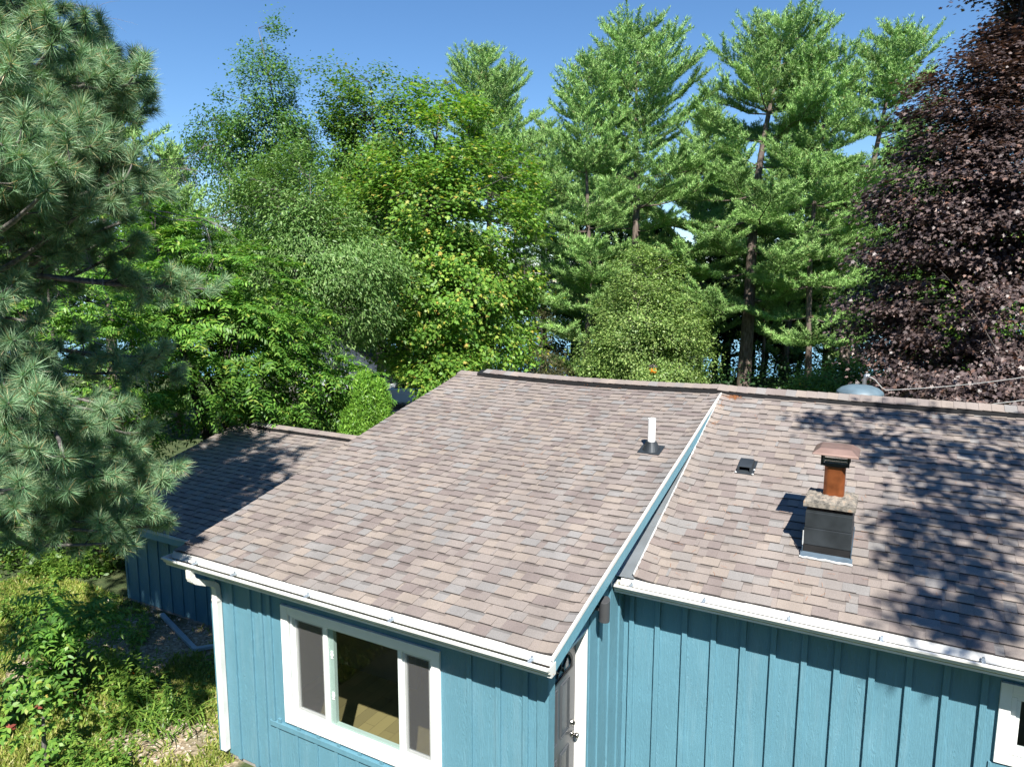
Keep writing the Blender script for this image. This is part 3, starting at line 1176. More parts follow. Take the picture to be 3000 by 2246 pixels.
# ---- gutters
def gutter(u0, u1, v0, z0, hangers):
    a = MB()   # apron flashing from the shingle edge into the gutter
    a.prism([(v0 + .10, z0 + .010), (v0 - .006, z0 - .010), (v0 - .036, z0 - .070), (v0 - .034, z0 - .076), (v0 - .002, z0 - .020), (v0 + .10, z0 - .002)], 'x', u0 + .05, u1 - .004)
    a.build('gutter_apron', M_WMET, house)
    g = MB()   # K-style trough, open on top
    t = .0035
    out = [(v0 + .012, z0 - .045), (v0 + .012, z0 - .155), (v0 - .072, z0 - .155), (v0 - .074, z0 - .128), (v0 - .104, z0 - .106),
           (v0 - .106, z0 - .076), (v0 - .136, z0 - .068), (v0 - .136, z0 - .050), (v0 - .112, z0 - .046)]
    inn = [(v0 - .112, z0 - .051), (v0 - .101, z0 - .073), (v0 - .099, z0 - .102), (v0 - .070, z0 - .124), (v0 - .068, z0 - .150), (v0 + .008, z0 - .150), (v0 + .008, z0 - .045)]
    g.prism(out + inn, 'x', u0, u1)
    for u in (u0, u1):
        d = .004 if u == u0 else -.004
        cap = out[:8] + [(v0 - .112, z0 - .046)]
        g.prism(cap, 'x', min(u - d * .5, u + d), max(u - d * .5, u + d))
    go = g.build('gutter', M_WMET, house)
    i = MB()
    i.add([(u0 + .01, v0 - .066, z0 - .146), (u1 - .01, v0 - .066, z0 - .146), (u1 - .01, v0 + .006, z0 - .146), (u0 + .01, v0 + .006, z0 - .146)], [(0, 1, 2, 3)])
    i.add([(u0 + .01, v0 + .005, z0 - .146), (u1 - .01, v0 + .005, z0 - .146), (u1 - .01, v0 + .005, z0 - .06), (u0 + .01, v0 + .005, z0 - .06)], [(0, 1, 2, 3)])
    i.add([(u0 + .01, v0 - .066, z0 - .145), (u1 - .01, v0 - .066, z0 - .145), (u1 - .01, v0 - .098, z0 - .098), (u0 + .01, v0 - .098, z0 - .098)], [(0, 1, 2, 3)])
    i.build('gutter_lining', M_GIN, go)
    for u in hangers:
        h = MB()
        h.box((u - .016, v0 - .118, z0 - .052), (u + .016, v0 - .02, z0 - .044))
        h.box((u - .010, v0 - .058, z0 - .060), (u + .010, v0 - .040, z0 - .020))
        h.box((u - .018, v0 - .095, z0 - .049), (u - .004, v0 - .060, z0 - .036))
        h.build('gutter_hanger', M_GALV, go)
    return go


zgl = SL * -VL
hl = [-4.43, -3.80, -2.72, -1.65, -.17]
gutter(-4.935, .022, -VL, zgl, hl)
zgr = SR * -VR
gutter(-.165, 7.62, -VR, zgr, [.02, .80, 1.62, 2.42, 3.2, 4.0, 4.8, 5.6, 6.4, 7.2])
g = MB()
r = random.Random(4)
for k in range(260):
    u = r.choice([r.gauss(-4.62, .10), r.gauss(-.06, .05), r.uniform(-4.8, 7)])
    v = (-VL if u < 0 else -VR) - r.uniform(.0, .06)
    z = (zgl if u < 0 else zgr) - .143 + r.uniform(0, .012)
    an = r.uniform(0, 3.14)
    l_ = r.uniform(.02, .06)
    g.tube([(u, v, z), (u + l_ * math.cos(an), v + .3 * l_ * math.sin(an), z + .004)], .0018, 3)
g.build('gutter_litter', M_RUST, house)['kind'] = 'stuff'

# ---- downspout
mb = MB()
ud = -4.52
path = [(ud, -6.305, -1.555), (ud, -6.305, -1.63), (ud, -6.29, -1.675), (ud, -6.25, -1.712), (ud, -6.13, -1.775), (ud, -6.03, -1.825), (ud, -5.99, -1.862), (ud, -5.978, -1.91), (ud, -5.976, -1.99)]
prof_n = 16


def corr_tube(mb, pts, hw, hd, step, amp, flat=(1, 0, 0)):
    P = [np.array(p, float) for p in pts]
    out = []
    for i in range(len(P) - 1):
        L = np.linalg.norm(P[i + 1] - P[i])
        k = max(1, int(L / step))
        for j in range(k):
            out.append(P[i] + (P[i + 1] - P[i]) * j / k)
    out.append(P[-1])
    rad = [(hw + (amp if i % 2 else 0), hd + (amp if i % 2 else 0)) for i in range(len(out))]
    mb.tube(out, rad, 4, flat=flat)


corr_tube(mb, path[:2], .036, .030, .05, 0)
corr_tube(mb, path[1:5], .037, .031, .008, .003)
corr_tube(mb, path[4:6], .036, .030, .1, 0)
corr_tube(mb, path[5:], .037, .031, .008, .002)
corr_tube(mb, [(ud, -5.975, -1.985), (ud, -5.972, GZ + .12)], .043, .034, 3, 0)
for x in (-.022, 0, .022):
    mb.box((ud + x - .005, -6.0125, GZ + .13), (ud + x + .005, -6.006, -2.03))
mb.box((ud - .047, -6.012, -2.06), (ud + .047, -5.935, -2.03))
mb.build('downspout', M_WMET, house, bevel=.004)

# ---- step flashing between the two roofs
mb = MB()
n = 30
vs = []
for i in range(n + 1):
    v = -VR - .02 + (VR - .02) * i / n
    z = SR * v
    vs += [(US + .004, v, z + min(.16, .02 - (SR - SL) * v * .85)), (US + .010, v, z + .016), (.035, v, z + .020)]
mb.add(vs, [(3 * i + j, 3 * i + 3 + j, 3 * i + 4 + j, 3 * i + 1 + j) for i in range(n) for j in range(2)])
mb.build('step_flashing', M_GALV, house)
mb = MB()
r = random.Random(9)
vs, fs = [], []
n = 120
for i in range(n + 1):
    v = -VR + (VR - .1) * i / n
    z = SR * v + .058
    w_ = .006 + .010 * r.random()
    vs += [(.012 - w_ * .6, v, z - .01), (.014, v, z + .004), (.014 + w_, v, z - .012)]
mb.add(vs, [(3 * i + j, 3 * i + 3 + j, 3 * i + 4 + j, 3 * i + 1 + j) for i in range(n) for j in range(2)])
mb.build('sealant_bead', M_SEAL, house)

# ---- chimney
C0, C1, CV0, CV1 = 1.63, 2.075, -3.392, -2.93
ch = MB()
zr_ = lambda v: SR * v
ch.prism([(CV0, zr_(CV0) - .15), (CV1, zr_(CV1) - .15), (CV1, -.70), (CV0, -.70)], 'x', C0, C1)
chim = ch.build('chimney', M_DMET, house)
chim['label'] = 'dark metal-clad chimney with an orange-brown flue'
ld = MB()
ld.box((C0 - .010, CV0 - .008, -1.078), (C1 + .008, CV1 + .008, -.896))
ld.box((C0 - .004, CV0 - .004, -.888), (C1 + .004, CV1 + .004, -.722))
ld.build('cladding_panel', M_DMET, chim, bevel=.003)
sk = MB()
sk.box((C0 - .006, CV0 - .006, -1.178), (C1 + .004, CV0 + .02, -1.084))  # black strip colours in the dark recess below the cladding
sk.build('recess_shade_strip', M_BLACK, chim)
sk = MB()
sk.prism([(CV0 - .055, zr_(CV0 - .055) + .012), (CV0 - .010, zr_(CV0) + .020), (CV0 - .010, zr_(CV0) + .045), (CV0 - .060, zr_(CV0 - .055) + .022)], 'x', C0 - .03, C1 + .03)
sk.prism([(CV0 - .02, zr_(CV0) + .01), (CV1 + .05, zr_(CV1 + .05) + .012), (CV1 + .05, zr_(CV1 + .05) + .05), (CV0 - .02, zr_(CV0) + .09)], 'x', C1 + .009, C1 + .016)
sk.prism([(CV0 - .02, zr_(CV0) + .01), (CV1 + .05, zr_(CV1 + .05) + .012), (CV1 + .05, zr_(CV1 + .05) + .05), (CV0 - .02, zr_(CV0) + .09)], 'x', C0 - .018, C0 - .011)
sk.build('chimney_flashing', plain('blue_grey_flashing', (.07, .105, .14), .45, .3, var=.25), chim)
sb = MB()
r = random.Random(2)
pts = [(C0 - .035 + (C1 - C0 + .07) * i / 14, CV0 - .062 + r.uniform(-.006, .006), zr_(CV0 - .06) + .016 + r.uniform(-.002, .004)) for i in range(15)]
sb.tube(pts, [.008 + r.random() * .006 for _ in pts], 6)
pts = [(C0 - .012, CV0 - .012 + .46 * i / 10, -1.08 + 0 * i) for i in range(2)]
sb.tube([(C0 - .014, CV0 - .012, z) for z in np.linspace(-1.09, -.93, 6)], [.004 + r.random() * .004 for _ in range(6)], 5)
sb.build('sealant_bead', M_SEAL, chim)
# crown slab with a worn, domed top
cr = bpy.data.meshes.new('chimney_crown')
cx, cy = (C0 + C1) / 2, (CV0 + CV1) / 2
N = 22
V, F = [], []
hw, hd = .252, .262
for side in (0, 1):
    for j in range(N + 1):
        for i in range(N + 1):
            x, y = -hw + 2 * hw * i / N, -hd + 2 * hd * j / N
            if side:
                rr2 = max(abs(x) / hw, abs(y) / hd)
                z = -.592 + .050 * (1 - rr2) ** .8 + .010 * math.sin(i * 1.7 + j * .9) * math.sin(j * 1.3) - (.012 if rr2 > .95 else 0)
            else:
                z = -.658
            ed = 1 - .012 * abs(math.sin(i * 2.3 + j * 1.1))
            V.append((cx + x * ed, cy + y * ed, z))
n1 = (N + 1) ** 2
for j in range(N):
    for i in range(N):
        a = j * (N + 1) + i
        F.append((a, a + N + 1, a + N + 2, a + 1))
        F.append((n1 + a, n1 + a + 1, n1 + a + N + 2, n1 + a + N + 1))
ed = [j for j in range(N + 1)] + [(N + 1) * j + N for j in range(1, N + 1)] + [(N + 1) * N + i for i in range(N - 1, -1, -1)] + [(N + 1) * j for j in range(N - 1, 0, -1)]
for i in range(len(ed)):
    a, b_ = ed[i], ed[(i + 1) % len(ed)]
    F.append((a, b_, n1 + b_, n1 + a))
cr.from_pydata(V, [], F)
link('chimney_crown', cr, M_CONC, chim)
fx, fy, fr = cx + .018, cy + .015, .102
fl = MB()
prof8 = [(fx + fr * sx, fy + fr * sy) for sx, sy in ((-.65, -1), (.65, -1), (1, -.65), (1, .65), (.65, 1), (-.65, 1), (-1, .65), (-1, -.65))]
fl.prism(prof8, 'z', -.60, -.235)
fl.build('flue', M_COPPER, chim, bevel=.012)
cg = MB()
cw = .128
cg.box((fx - cw + .015, fy - cw + .015, -.236), (fx + cw - .015, fy + cw - .015, -.228))
frz0, frz1 = -.228, -.095
for sx in (-1, 1):
    for sy in (-1, 1):
        cg.box((fx + sx * cw - .010, fy + sy * cw - .010, frz0), (fx + sx * cw + .010, fy + sy * cw + .010, frz1))
for sx in (-1, 1):
    cg.box((fx - cw + .011, fy + sx * cw - .005, frz0 + .001), (fx + cw - .011, fy + sx * cw + .005, frz0 + .030))
    cg.box((fx + sx * cw - .005, fy - cw + .011, frz0 + .001), (fx + sx * cw + .005, fy + cw - .011, frz0 + .030))
    cg.box((fx - cw + .011, fy + sx * cw - .004, -.150), (fx + cw - .011, fy + sx * cw + .004, -.142))
cg.build('spark_cage', M_BLACK, chim)
ms = MB()
for k in range(17):
    x = fx - cw + .012 + (2 * cw - .024) * k / 16
    for sy in (-1, 1):
        ms.box((x - .0011, fy + sy * (cw - .012) - .001, frz0), (x + .0011, fy + sy * (cw - .012) + .001, frz1))
        y = fy - cw + .012 + (2 * cw - .024) * k / 16
        ms.box((fx + sy * (cw - .012) - .001, y - .0011, frz0), (fx + sy * (cw - .012) + .001, y + .0011, frz1))
for k in range(8):
    z = frz0 + .03 + .013 * k
    for sy in (-1, 1):
        ms.box((fx - cw + .012, fy + sy * (cw - .0095) - .001, z), (fx + cw - .012, fy + sy * (cw - .0095) + .001, z + .002))
ms.build('spark_mesh', M_GALV, chim)
hd_ = MB()
a, b_ = .225, .150
z0_, z1_ = -.105, -.045
vs = [(fx + sx * a, fy + sy * a, z0_ + .006 * sx * sy) for sx, sy in ((-1, -1), (1, -1), (1, 1), (-1, 1))] + \
     [(fx + sx * a * .97, fy + sy * a * .97, z0_ + .020) for sx, sy in ((-1, -1), (1, -1), (1, 1), (-1, 1))] + \
     [(fx + sx * b_, fy + sy * b_, z1_ + .012) for sx, sy in ((-1, -1), (1, -1), (1, 1), (-1, 1))] + [(fx, fy, z1_ + .022)]
fs = []
for q in (0, 4):
    for i in range(4):
        j = (i + 1) % 4
        fs.append((q + i, q + j, q + 4 + j, q + 4 + i))
fs += [(8 + i, 8 + (i + 1) % 4, 12) for i in range(4)]
fs.append((3, 2, 1, 0))
hd_.add(vs, fs)
hd_.build('chimney_cap', M_CAPM, chim, bevel=.006)

# ---- plastic vent pipe with its rubber boot
pu, pv = -.418, -2.31
pz = SL * pv
mb = MB()
mb.lathe((pu, pv, pz), [(.051, .10), (.051, .435), (.045, .435), (.045, .2)], 24)
vp = mb.build('vent_pipe', M_PVC, house, smooth=False)
mb = MB()
mb.prism([(pv - .135, SL * (pv - .135) + .013), (pv + .14, SL * (pv + .14) + .013), (pv + .14, SL * (pv + .14) + .017), (pv - .135, SL * (pv - .135) + .019)], 'x', pu - .15, pu + .15)
n = 24
vs = []
for rad, hh, tilt in ((.118, .012, 1), (.092, .070, .8), (.070, .118, .4), (.067, .124, .3), (.058, .128, .2), (.052, .126, .2)):
    for k in range(n):
        an = 2 * math.pi * k / n
        x, y = rad * math.cos(an), rad * math.sin(an)
        vs.append((pu + x, pv + y, pz + hh + SL * y * tilt))
mb.add(vs, [(i * n + k, i * n + (k + 1) % n, (i + 1) * n + (k + 1) % n, (i + 1) * n + k) for i in range(5) for k in range(n)])
mb.build('pipe_boot', M_DMET, vp)

# ---- small box vent
mb = MB()
b0, b1, w0, w1 = .665, .835, -2.085, -1.86
zz = lambda v: SR * v
mb.prism([(w0 - .035, zz(w0 - .035) + .015), (w1 + .05, zz(w1 + .05) + .015), (w1 + .05, zz(w1 + .05) + .020), (w0 - .035, zz(w0 - .035) + .021)], 'x', b0 - .022, b1 + .035)
mb.prism([(w0, zz(w0) + .088), (w1 - .03, zz(w1) + .075), (w1 + .03, zz(w1 + .03) + .018), (w1 + .03, zz(w1 + .03) + .012), (w1 - .032, zz(w1) + .068), (w0, zz(w0) + .080)], 'x', b0, b1)
for x in (b0, b1 - .006):
    mb.prism([(w0, zz(w0) + .018), (w1 + .02, zz(w1 + .02) + .018), (w1 - .03, zz(w1) + .074), (w0, zz(w0) + .087)], 'x', x, x + .006)
mb.box((b0 - .006, w0 - .006, zz(w0) + .016), (b0 + .022, w0 + .004, zz(w0) + .090))
mb.box((b1 - .022, w0 - .006, zz(w0) + .016), (b1 + .006, w0 + .004, zz(w0) + .090))
bv = mb.build('box_vent', M_DMET, house, bevel=.003)
for p in ((b0 - .018, w0 - .025), (b1 + .024, w0 - .03), (b1 + .026, w0 + .07)):
    mb = MB()
    mb.lathe((p[0], p[1], zz(p[1]) + .018), [(.015, 0), (.011, .009), (.004, .012)], 8)
    mb.build('sealant_dab', M_SEAL, bv)

# ---- behind the ridge: attic ventilator, service mast and wires
du, dvv = 1.905, 1.0
mb = MB()
mb.lathe((du, dvv, -.045), [(.335, .0), (.345, .012), (.330, .050), (.27, .100), (.18, .135), (.06, .150), (.01, .152)], 40)
av = mb.build('attic_ventilator', M_DOME, house, smooth=True)
mb = MB()
mb.lathe((du, dvv, -.38), [(.20, 0), (.20, .35), (.21, .35)], 28)
mb.build('ventilator_neck', M_BLACK, av)
mu, mv = 1.925, 2.2
mb = MB()
mb.tube([(mu, mv, -.75), (mu, mv, .06), (mu + .01, mv, .10), (mu + .045, mv, .125)], [.035, .035, .042, .040], 14)
mb.tube([(mu + .03, mv - .0, .115), (mu + .075, mv, .105)], [.045, .030], 12)
ms_ = mb.build('service_mast', M_GALV, house, smooth=True)
mb = MB()
mb.tube([(mu + .06, mv, .10), (mu + .16, mv, .05), (mu + .27, mv, -.08), (mu + .33, mv + .05, -.12)], .009, 6)
mb.build('drip_loop', M_CABLE, ms_)
wl = thing('service_wire', 'grey overhead wire sloping up from the service mast into the purple maple', 'wire', (mu + .33, mv + .05, -.12))
mb = MB()
e = P3(3700, 900, 14.5)
pts = []
s0 = np.array([mu + .33, mv + .05, -.12])
for i in range(25):
    t_ = i / 24
    p = s0 + (e - s0) * t_
    p[2] -= .35 * 4 * t_ * (1 - t_)
    pts.append(p)
mb.tube(pts, .0065, 6)
mb.build('cable', M_CABLE, wl)
wl = thing('service_wire', 'lower thin wire crossing the foot of the purple maple', 'wire', (5.4, 2.6, -.5))
mb = MB()
s0, e = P3(2880, 1185, 13.4), P3(3400, 1090, 15)
mb.tube([s0 + (e - s0) * t_ - np.array([0, 0, .08 * 4 * t_ * (1 - t_)]) for t_ in np.linspace(0, 1, 13)], .008, 6)
mb.build('cable', M_CABLE, wl)

# ------------------------------------------------------------------ tree builders
def rand_dirs(r, n):
    v = r.normal(size=(n, 3))
    return nrm(v)


def limb_pts(a, b, r, n=6, sag=0.0, wob=.06):
    a, b = np.array(a, float), np.array(b, float)
    L = np.linalg.norm(b - a)
    out = []
    k = r.normal(size=3) * wob * L
    for i in range(n + 1):
        t = i / n
        p = a + (b - a) * t + k * math.sin(math.pi * t)
        p[2] -= sag * L * math.sin(math.pi * t)
        out.append(p)
    return out


def broadleaf(name, label, cat_mat, bark, base, lobes, dist, nclump, per, size, tmpl, seed, trunk_r=.16, group=None,
              sig=(.34, .34, .20), up=.9, droop=.25, shell=.45, cat='tree', extra=None, flt=None, stems=1, zb=GZ, narrow_n=0, minr=.006):
    """lobes: list of (px, py, rx_px, ry_px, extra distance) giving the crown outline in the photograph"""
    r = np.random.default_rng(seed)
    bx, by = base
    root = thing(name, label, cat, (bx, by, zb), group)
    E = []
    for (px, py, rx, ry, dd) in lobes:
        d = dist + dd
        E.append((P3(px, py, d), rx / FPX * d, ry / FPX * d))
    vol = np.array([rx * rx * rz for _, rx, rz in E])
    pick = r.choice(len(E), nclump, p=vol / vol.sum())
    dirs = rand_dirs(r, nclump)
    rad = shell + (1 - shell) * r.random(nclump) ** .6
    C = np.array([E[k][0] + dirs[i] * rad[i] * np.array([E[k][1], E[k][1], E[k][2]]) for i, k in enumerate(pick)])
    cen = np.array([E[k][0] for k in pick])
    C = C[C[:, 2] > zb + .4]
    cen = cen[:len(C)]
    if flt is not None:
        C = C[flt(C)]
    # skeleton
    tb = MB()
    top = max(e[0][2] + e[2] * .2 for e in E)
    mid = np.average([e[0] for e in E], axis=0, weights=vol)
    nodes = []
    for sidx in range(stems):
        o = np.array([r.normal() * .25, r.normal() * .25, 0]) * (stems > 1)
        tp = np.array([mid[0] + r.normal() * .4 * (stems > 1), mid[1], top])
        pts = [np.array([bx, by, zb - .2]) + o] + limb_pts(np.array([bx, by, zb + .8]) + o, tp, r, 9, 0, .025)
        rads = [trunk_r * 1.25] + [trunk_r * (1 - i / 9.6) for i in range(10)]
        tb.tube(pts, rads, 9)
        nodes += [(pts[i], rads[i]) for i in range(2, len(pts))]
    nl = max(5, nclump // 14)
    idx = r.choice(len(C), min(nl, len(C)), replace=False)
    for i in idx:
        c = C[i]
        hd = math.hypot(c[0] - mid[0], c[1] - mid[1])
        za = min(max(c[2] - hd * r.uniform(.5, 1.0), zb + (top - zb) * .12), top * .98 + zb * .02)
        near = min(nodes[:9 * stems + 9], key=lambda q: abs(q[0][2] - za) + r.random() * .2)
        L = limb_pts(near[0], c, r, 6, -.06, .05)
        r0 = max(near[1] * .5, .02)
        rd = [r0 * (1 - .85 * k / 6) for k in range(7)]
        tb.tube(L, rd, 6)
        nodes += [(L[k], rd[k]) for k in range(2, 7)]
    NP = np.array([q[0] for q in nodes])
    for c in C:
        dd = np.linalg.norm(NP - c, axis=1) + np.maximum(0, NP[:, 2] - c[2]) * 1.5
        q = nodes[int(dd.argmin())]
        if np.linalg.norm(q[0] - c) < .15:
            continue
        L = limb_pts(q[0], c, r, 3, -.05, .06)
        r0 = max(min(q[1] * .6, .03), .010)
        tb.tube(L, [r0, r0 * .75, r0 * .5, minr], 4, cap=False)
    trunk = tb.build('trunk', bark, root, smooth=True)
    # leaves
    n = len(C) * per
    ci = np.repeat(np.arange(len(C)), per)
    scl = (.7 + .6 * r.random(len(C)))[ci][:, None]
    off = r.normal(size=(n, 3)) * np.array(sig) * scl
    P = C[ci] + off
    # twigs hang the clump a bit below its outer rim
    P[:, 2] -= .05 * (off[:, 0] ** 2 + off[:, 1] ** 2) / max(sig[0], .1)
    out = nrm(C[ci] - mid + off * 1.5)
    N = nrm(np.array([0, 0, 1.0]) * up + out * .55 + r.normal(size=(n, 3)) * .42)
    D = nrm(out + r.normal(size=(n, 3)) * .7 + np.array([0, 0, -droop]))
    sz = size * (.45 + .85 * r.random(n))
    me = poly_mesh('crown', cloud(P, N, D, sz, tmpl), len(tmpl))
    link('crown', me, cat_mat, root)
    return root


def frond_tree(name, label, mat, bark, base, lobes, dist, nfr, seed, leaflet=.115, pairs=7, trunk_r=.12, flen=.55, cat='tree', zb=GZ, shell=.5, nl=26):
    """tree or bush with long compound leaves"""
    r = np.random.default_rng(seed)
    bx, by = base
    root = thing(name, label, cat, (bx, by, zb))
    E = []
    for (px, py, rx, ry, dd) in lobes:
        d = dist + dd
        E.append((P3(px, py, d), rx / FPX * d, ry / FPX * d))
    vol = np.array([rx * rx * rz for _, rx, rz in E]) ** .85
    # twig tips carry a whorl of fronds
    nt = nfr // 7
    pick = r.choice(len(E), nt, p=vol / vol.sum())
    dirs = rand_dirs(r, nt)
    rad = shell + (1 - shell) * r.random(nt) ** .5
    T = np.array([E[k][0] + dirs[i] * rad[i] * np.array([E[k][1], E[k][1], E[k][2]]) for i, k in enumerate(pick)])
    T = T[T[:, 2] > zb + .3]
    mid = np.average([e[0] for e in E], axis=0, weights=vol)
    tb = MB()
    for k in range(3):
        ei = E[int(r.integers(len(E)))]
        tp = ei[0] + np.array([0, 0, ei[2] * .5])
        tb.tube(limb_pts([bx + r.normal() * .15, by + r.normal() * .15, zb - .2], tp, r, 8, 0, .05), [trunk_r * (1 - i / 10) for i in range(9)], 7)
    for c in T[::max(1, len(T) // nl)]:
        a = np.array([bx, by, zb + (c[2] - zb) * r.uniform(.3, .6)])
        a[:2] += (mid[:2] - a[:2]) * .5
        tb.tube(limb_pts(a, c, r, 5, -.06, .06), [.035, .03, .024, .018, .013, .008], 5)
    tb.build('trunk', bark, root, smooth=True)
    ti = np.repeat(np.arange(len(T)), 7)
    n = len(ti)
    az = r.random(n) * 2 * math.pi
    outw = nrm(T[ti] - mid)
    D = np.stack([np.cos(az), np.sin(az), .35 * r.normal(size=n) + .15], 1) + outw * .7
    D = nrm(D)
    L = flen * (.7 + .5 * r.random(n))
    V = []
    Nup = nrm(np.array([0, 0, 1.0]) + .35 * outw + .25 * r.normal(size=(n, 3)))
    side = nrm(np.cross(D, Nup))
    for k in range(pairs):
        t = (.18 + .82 * k / (pairs - 1))
        ctr = T[ti] + D * (L * t)[:, None]
        ctr[:, 2] -= L * (.42 * t * t)
        tang = D.copy()
        tang[:, 2] -= .84 * t
        tang = nrm(tang)
        sz = leaflet * (1 - .45 * abs(t - .45)) * (.85 + .3 * r.random(n))
        if k == pairs - 1:
            V.append(cloud(ctr, Nup, tang, sz, T_NARROWF))
        for sg in (-1, 1):
            dd = nrm(side * sg + tang * .45 + np.array([0, 0, -.25]) + .12 * r.normal(size=(n, 3)))
            nn = nrm(Nup + .25 * r.normal(size=(n, 3)) + side * sg * .2)
            V.append(cloud(ctr, nn, dd, sz, T_NARROWF))
    me = poly_mesh('crown', np.concatenate(V), len(T_NARROWF))
    link('crown', me, mat, root)
    return root


T_NARROWF = [(0, 0, 0), (.22, .16, .03), (.6, .14, .01), (1, 0, -.14), (.6, -.14, .01), (.22, -.16, .03)]


def white_pine(name, label, base, top_z, spread, seed, trunk_r=.3, clear=.12, lean=(0, 0), group=None, dens=1.0, flatp=1.0, prof=None, zb=GZ, blade=.19, bw=.085):
    r = np.random.default_rng(seed)
    bx, by = base
    H = top_z - zb - .55
    root = thing(name, label, 'pine tree', (bx, by, zb), group)
    tb = MB()

    def axis(t):
        return np.array([bx + lean[0] * t * t + .12 * math.sin(t * 7 + seed), by + lean[1] * t * t + .1 * math.sin(t * 5 + 2 * seed), zb + H * t])
    pts = [axis(t) for t in np.linspace(-.01, 1, 22)]
    tb.tube(pts, [trunk_r * (1.12 if i == 0 else (1 - (i / 21.5) ** 1.1) ** .9) for i in range(22)], 10)
    tips, tdir, tw = [], [], []
    z = clear
    az0 = r.random() * 6
    while z < .985:
        t = (z - clear) / (1 - clear)
        base_L = spread * (prof(t) if prof else (.35 + .65 * min(1, t / .25)) * (1 - t) ** .62)
        nb = int(r.integers(5, 8))
        az0 += .6
        for k in range(nb):
            if t < .5 and r.random() < .2:
                continue
            az = az0 + 2 * math.pi * k / nb + r.normal() * .25
            L = max(base_L * r.uniform(.45, 1.15), .40)
            o = axis(z + r.normal() * .004)
            up0 = -.06 + .85 * max(0, t - .25) ** 1.15 + r.normal() * .05
            h = np.array([math.cos(az), math.sin(az), 0])
            P = []
            ns = 7
            for i in range(ns + 1):
                s = i / ns
                P.append(o + h * L * s + np.array([0, 0, L * (up0 * s + (.20 * flatp) * s * s - .10 * math.sin(math.pi * s) * (1 - t))]) + r.normal(size=3) * .02 * L * s)
            r0 = .008 + .010 * L
            tb.tube(P, [r0 * (1 - .85 * i / ns) for i in range(ns + 1)], 5, cap=False)
            P = np.array(P)
            # side branchlets
            step = (.085 if t < .58 else .12) / dens
            s = (.30 if t < .6 else .15) + r.random() * .08
            sgn = 1
            while s <= 1.001:
                i = min(int(s * ns), ns - 1)
                f = s * ns - i
                p = P[i] * (1 - f) + P[min(i + 1, ns)] * f
                tang = nrm(P[min(i + 1, ns)] - P[i])
                sd = np.cross(tang, [0, 0, 1]) * sgn
                bl = (.34 + .50 * L ** .6 * (1 - abs(s - .62))) * r.uniform(.6, 1.2)
                d = nrm(tang * .75 + sd * .9 + np.array([0, 0, .05 + .45 * max(0, t - .3)]))
                if s > .95:
                    d = tang
                m_ = max(2, int(bl / .12))
                for q in range(m_):
                    u_ = (q + .6) / m_
                    pp = p + d * bl * u_ + np.array([0, 0, .10 * bl * u_ * u_])
                    pp = pp + np.array([0, 0, .05 * r.random()])
                    tips.append(pp)
                    tdir.append(nrm(d * .8 + np.array([0, 0, .8 + .5 * t])))
                sgn = -sgn
                s += step / max(L, .5) * r.uniform(.7, 1.2)
        z += (r.uniform(1.05, 1.45) if t < .58 else r.uniform(.45, .62)) / H
    # leader tuft
    for k in range(10):
        tips.append(axis(1 - .003 * k))
        tdir.append(np.array([0, 0, 1.0]))
    tb.build('trunk', BARK_PINE, root, smooth=True)
    T, D = np.array(tips), np.array(tdir)
    nbld = 16
    i = np.repeat(np.arange(len(T)), nbld)
    n = len(i)
    dirs = nrm(D[i] * 1.0 + rand_dirs(r, n) * .8)
    C = T[i] + r.normal(size=(n, 3)) * .035
    me = poly_mesh('crown', cloud(C, rand_dirs(r, n), dirs, blade * (.7 + .5 * r.random(n)), [(0, bw, 0), (1, 0, 0), (0, -bw, 0)]), 3)
    link('crown', me, L_WPINE, root)
    return root


def clone(root, loc, rot, scale, label):
    c = root.copy()
    COL.objects.link(c)
    c.location = loc
    c.rotation_euler = (0, 0, rot)
    c.scale = (scale[0], scale[0], scale[1])
    c['label'] = label
    for ch in root.children:
        q = ch.copy()
        COL.objects.link(q)
        q.parent = c
        q.matrix_parent_inverse = ch.matrix_parent_inverse
    return c


# ------------------------------------------------------------------ white pines along the lake
PG = 'white pines between the house and the lake'
white_pine('white_pine', 'broad white pine with a many-forked top standing left of centre among the pines', W(1850, 36), ZH(48, 36), 6.0, 11, .30, .10, group=PG,
           prof=lambda t: (.70 + .3 * min(1, t / .3)) * (1 - t) ** .62 + .06)
white_pine('white_pine', 'slim white pine with a bare grey stem crowding the left side of the many-forked one', W(1715, 34), ZH(125, 34), 3.9, 12, .17, .12, group=PG)
white_pine('white_pine', 'tallest white pine, dense conical top over a thick dark leaning trunk', W(2178, 35), ZH(28, 35), 5.8, 13, .36, .28, lean=(1.1, .7), group=PG,
           prof=lambda t: (.75 + .3 * min(1, t / .3)) * (1 - t) ** .66 + .05)
white_pine('white_pine', 'narrow white pine with a pale straight trunk and tiered flat plumes right of the tallest', W(2368, 33), ZH(105, 33), 4.4, 14, .17, .20, group=PG,
           prof=lambda t: .75 * (1 - t) ** .45)
white_pine('white_pine', 'right-hand white pine with open tufted top beside the purple maple', W(2478, 36), ZH(40, 36), 4.6, 15, .28, .36, lean=(1.4, .8), group=PG,
           prof=lambda t: .85 * (1 - t) ** .5)
white_pine('white_pine', 'white pine rising behind the yellowish maple', W(1430, 40), ZH(125, 40), 6.0, 16, .26, .15, group=PG)
white_pine('white_pine', 'paler white pine behind the long-needled pine at the left', W(330, 24), ZH(85, 24), 3.4, 17, .22, .12, group=PG, prof=lambda t: (1 - t) ** .7)
white_pine('white_pine', 'low white pine top showing left of the aspen', W(520, 27), ZH(410, 27), 2.6, 18, .16, .12, group=PG)
white_pine('white_pine', 'thin white pine sapling stem in the gap below the tiered pine', W(2232, 40), ZH(560, 40), 2.0, 19, .10, .30, group=PG)

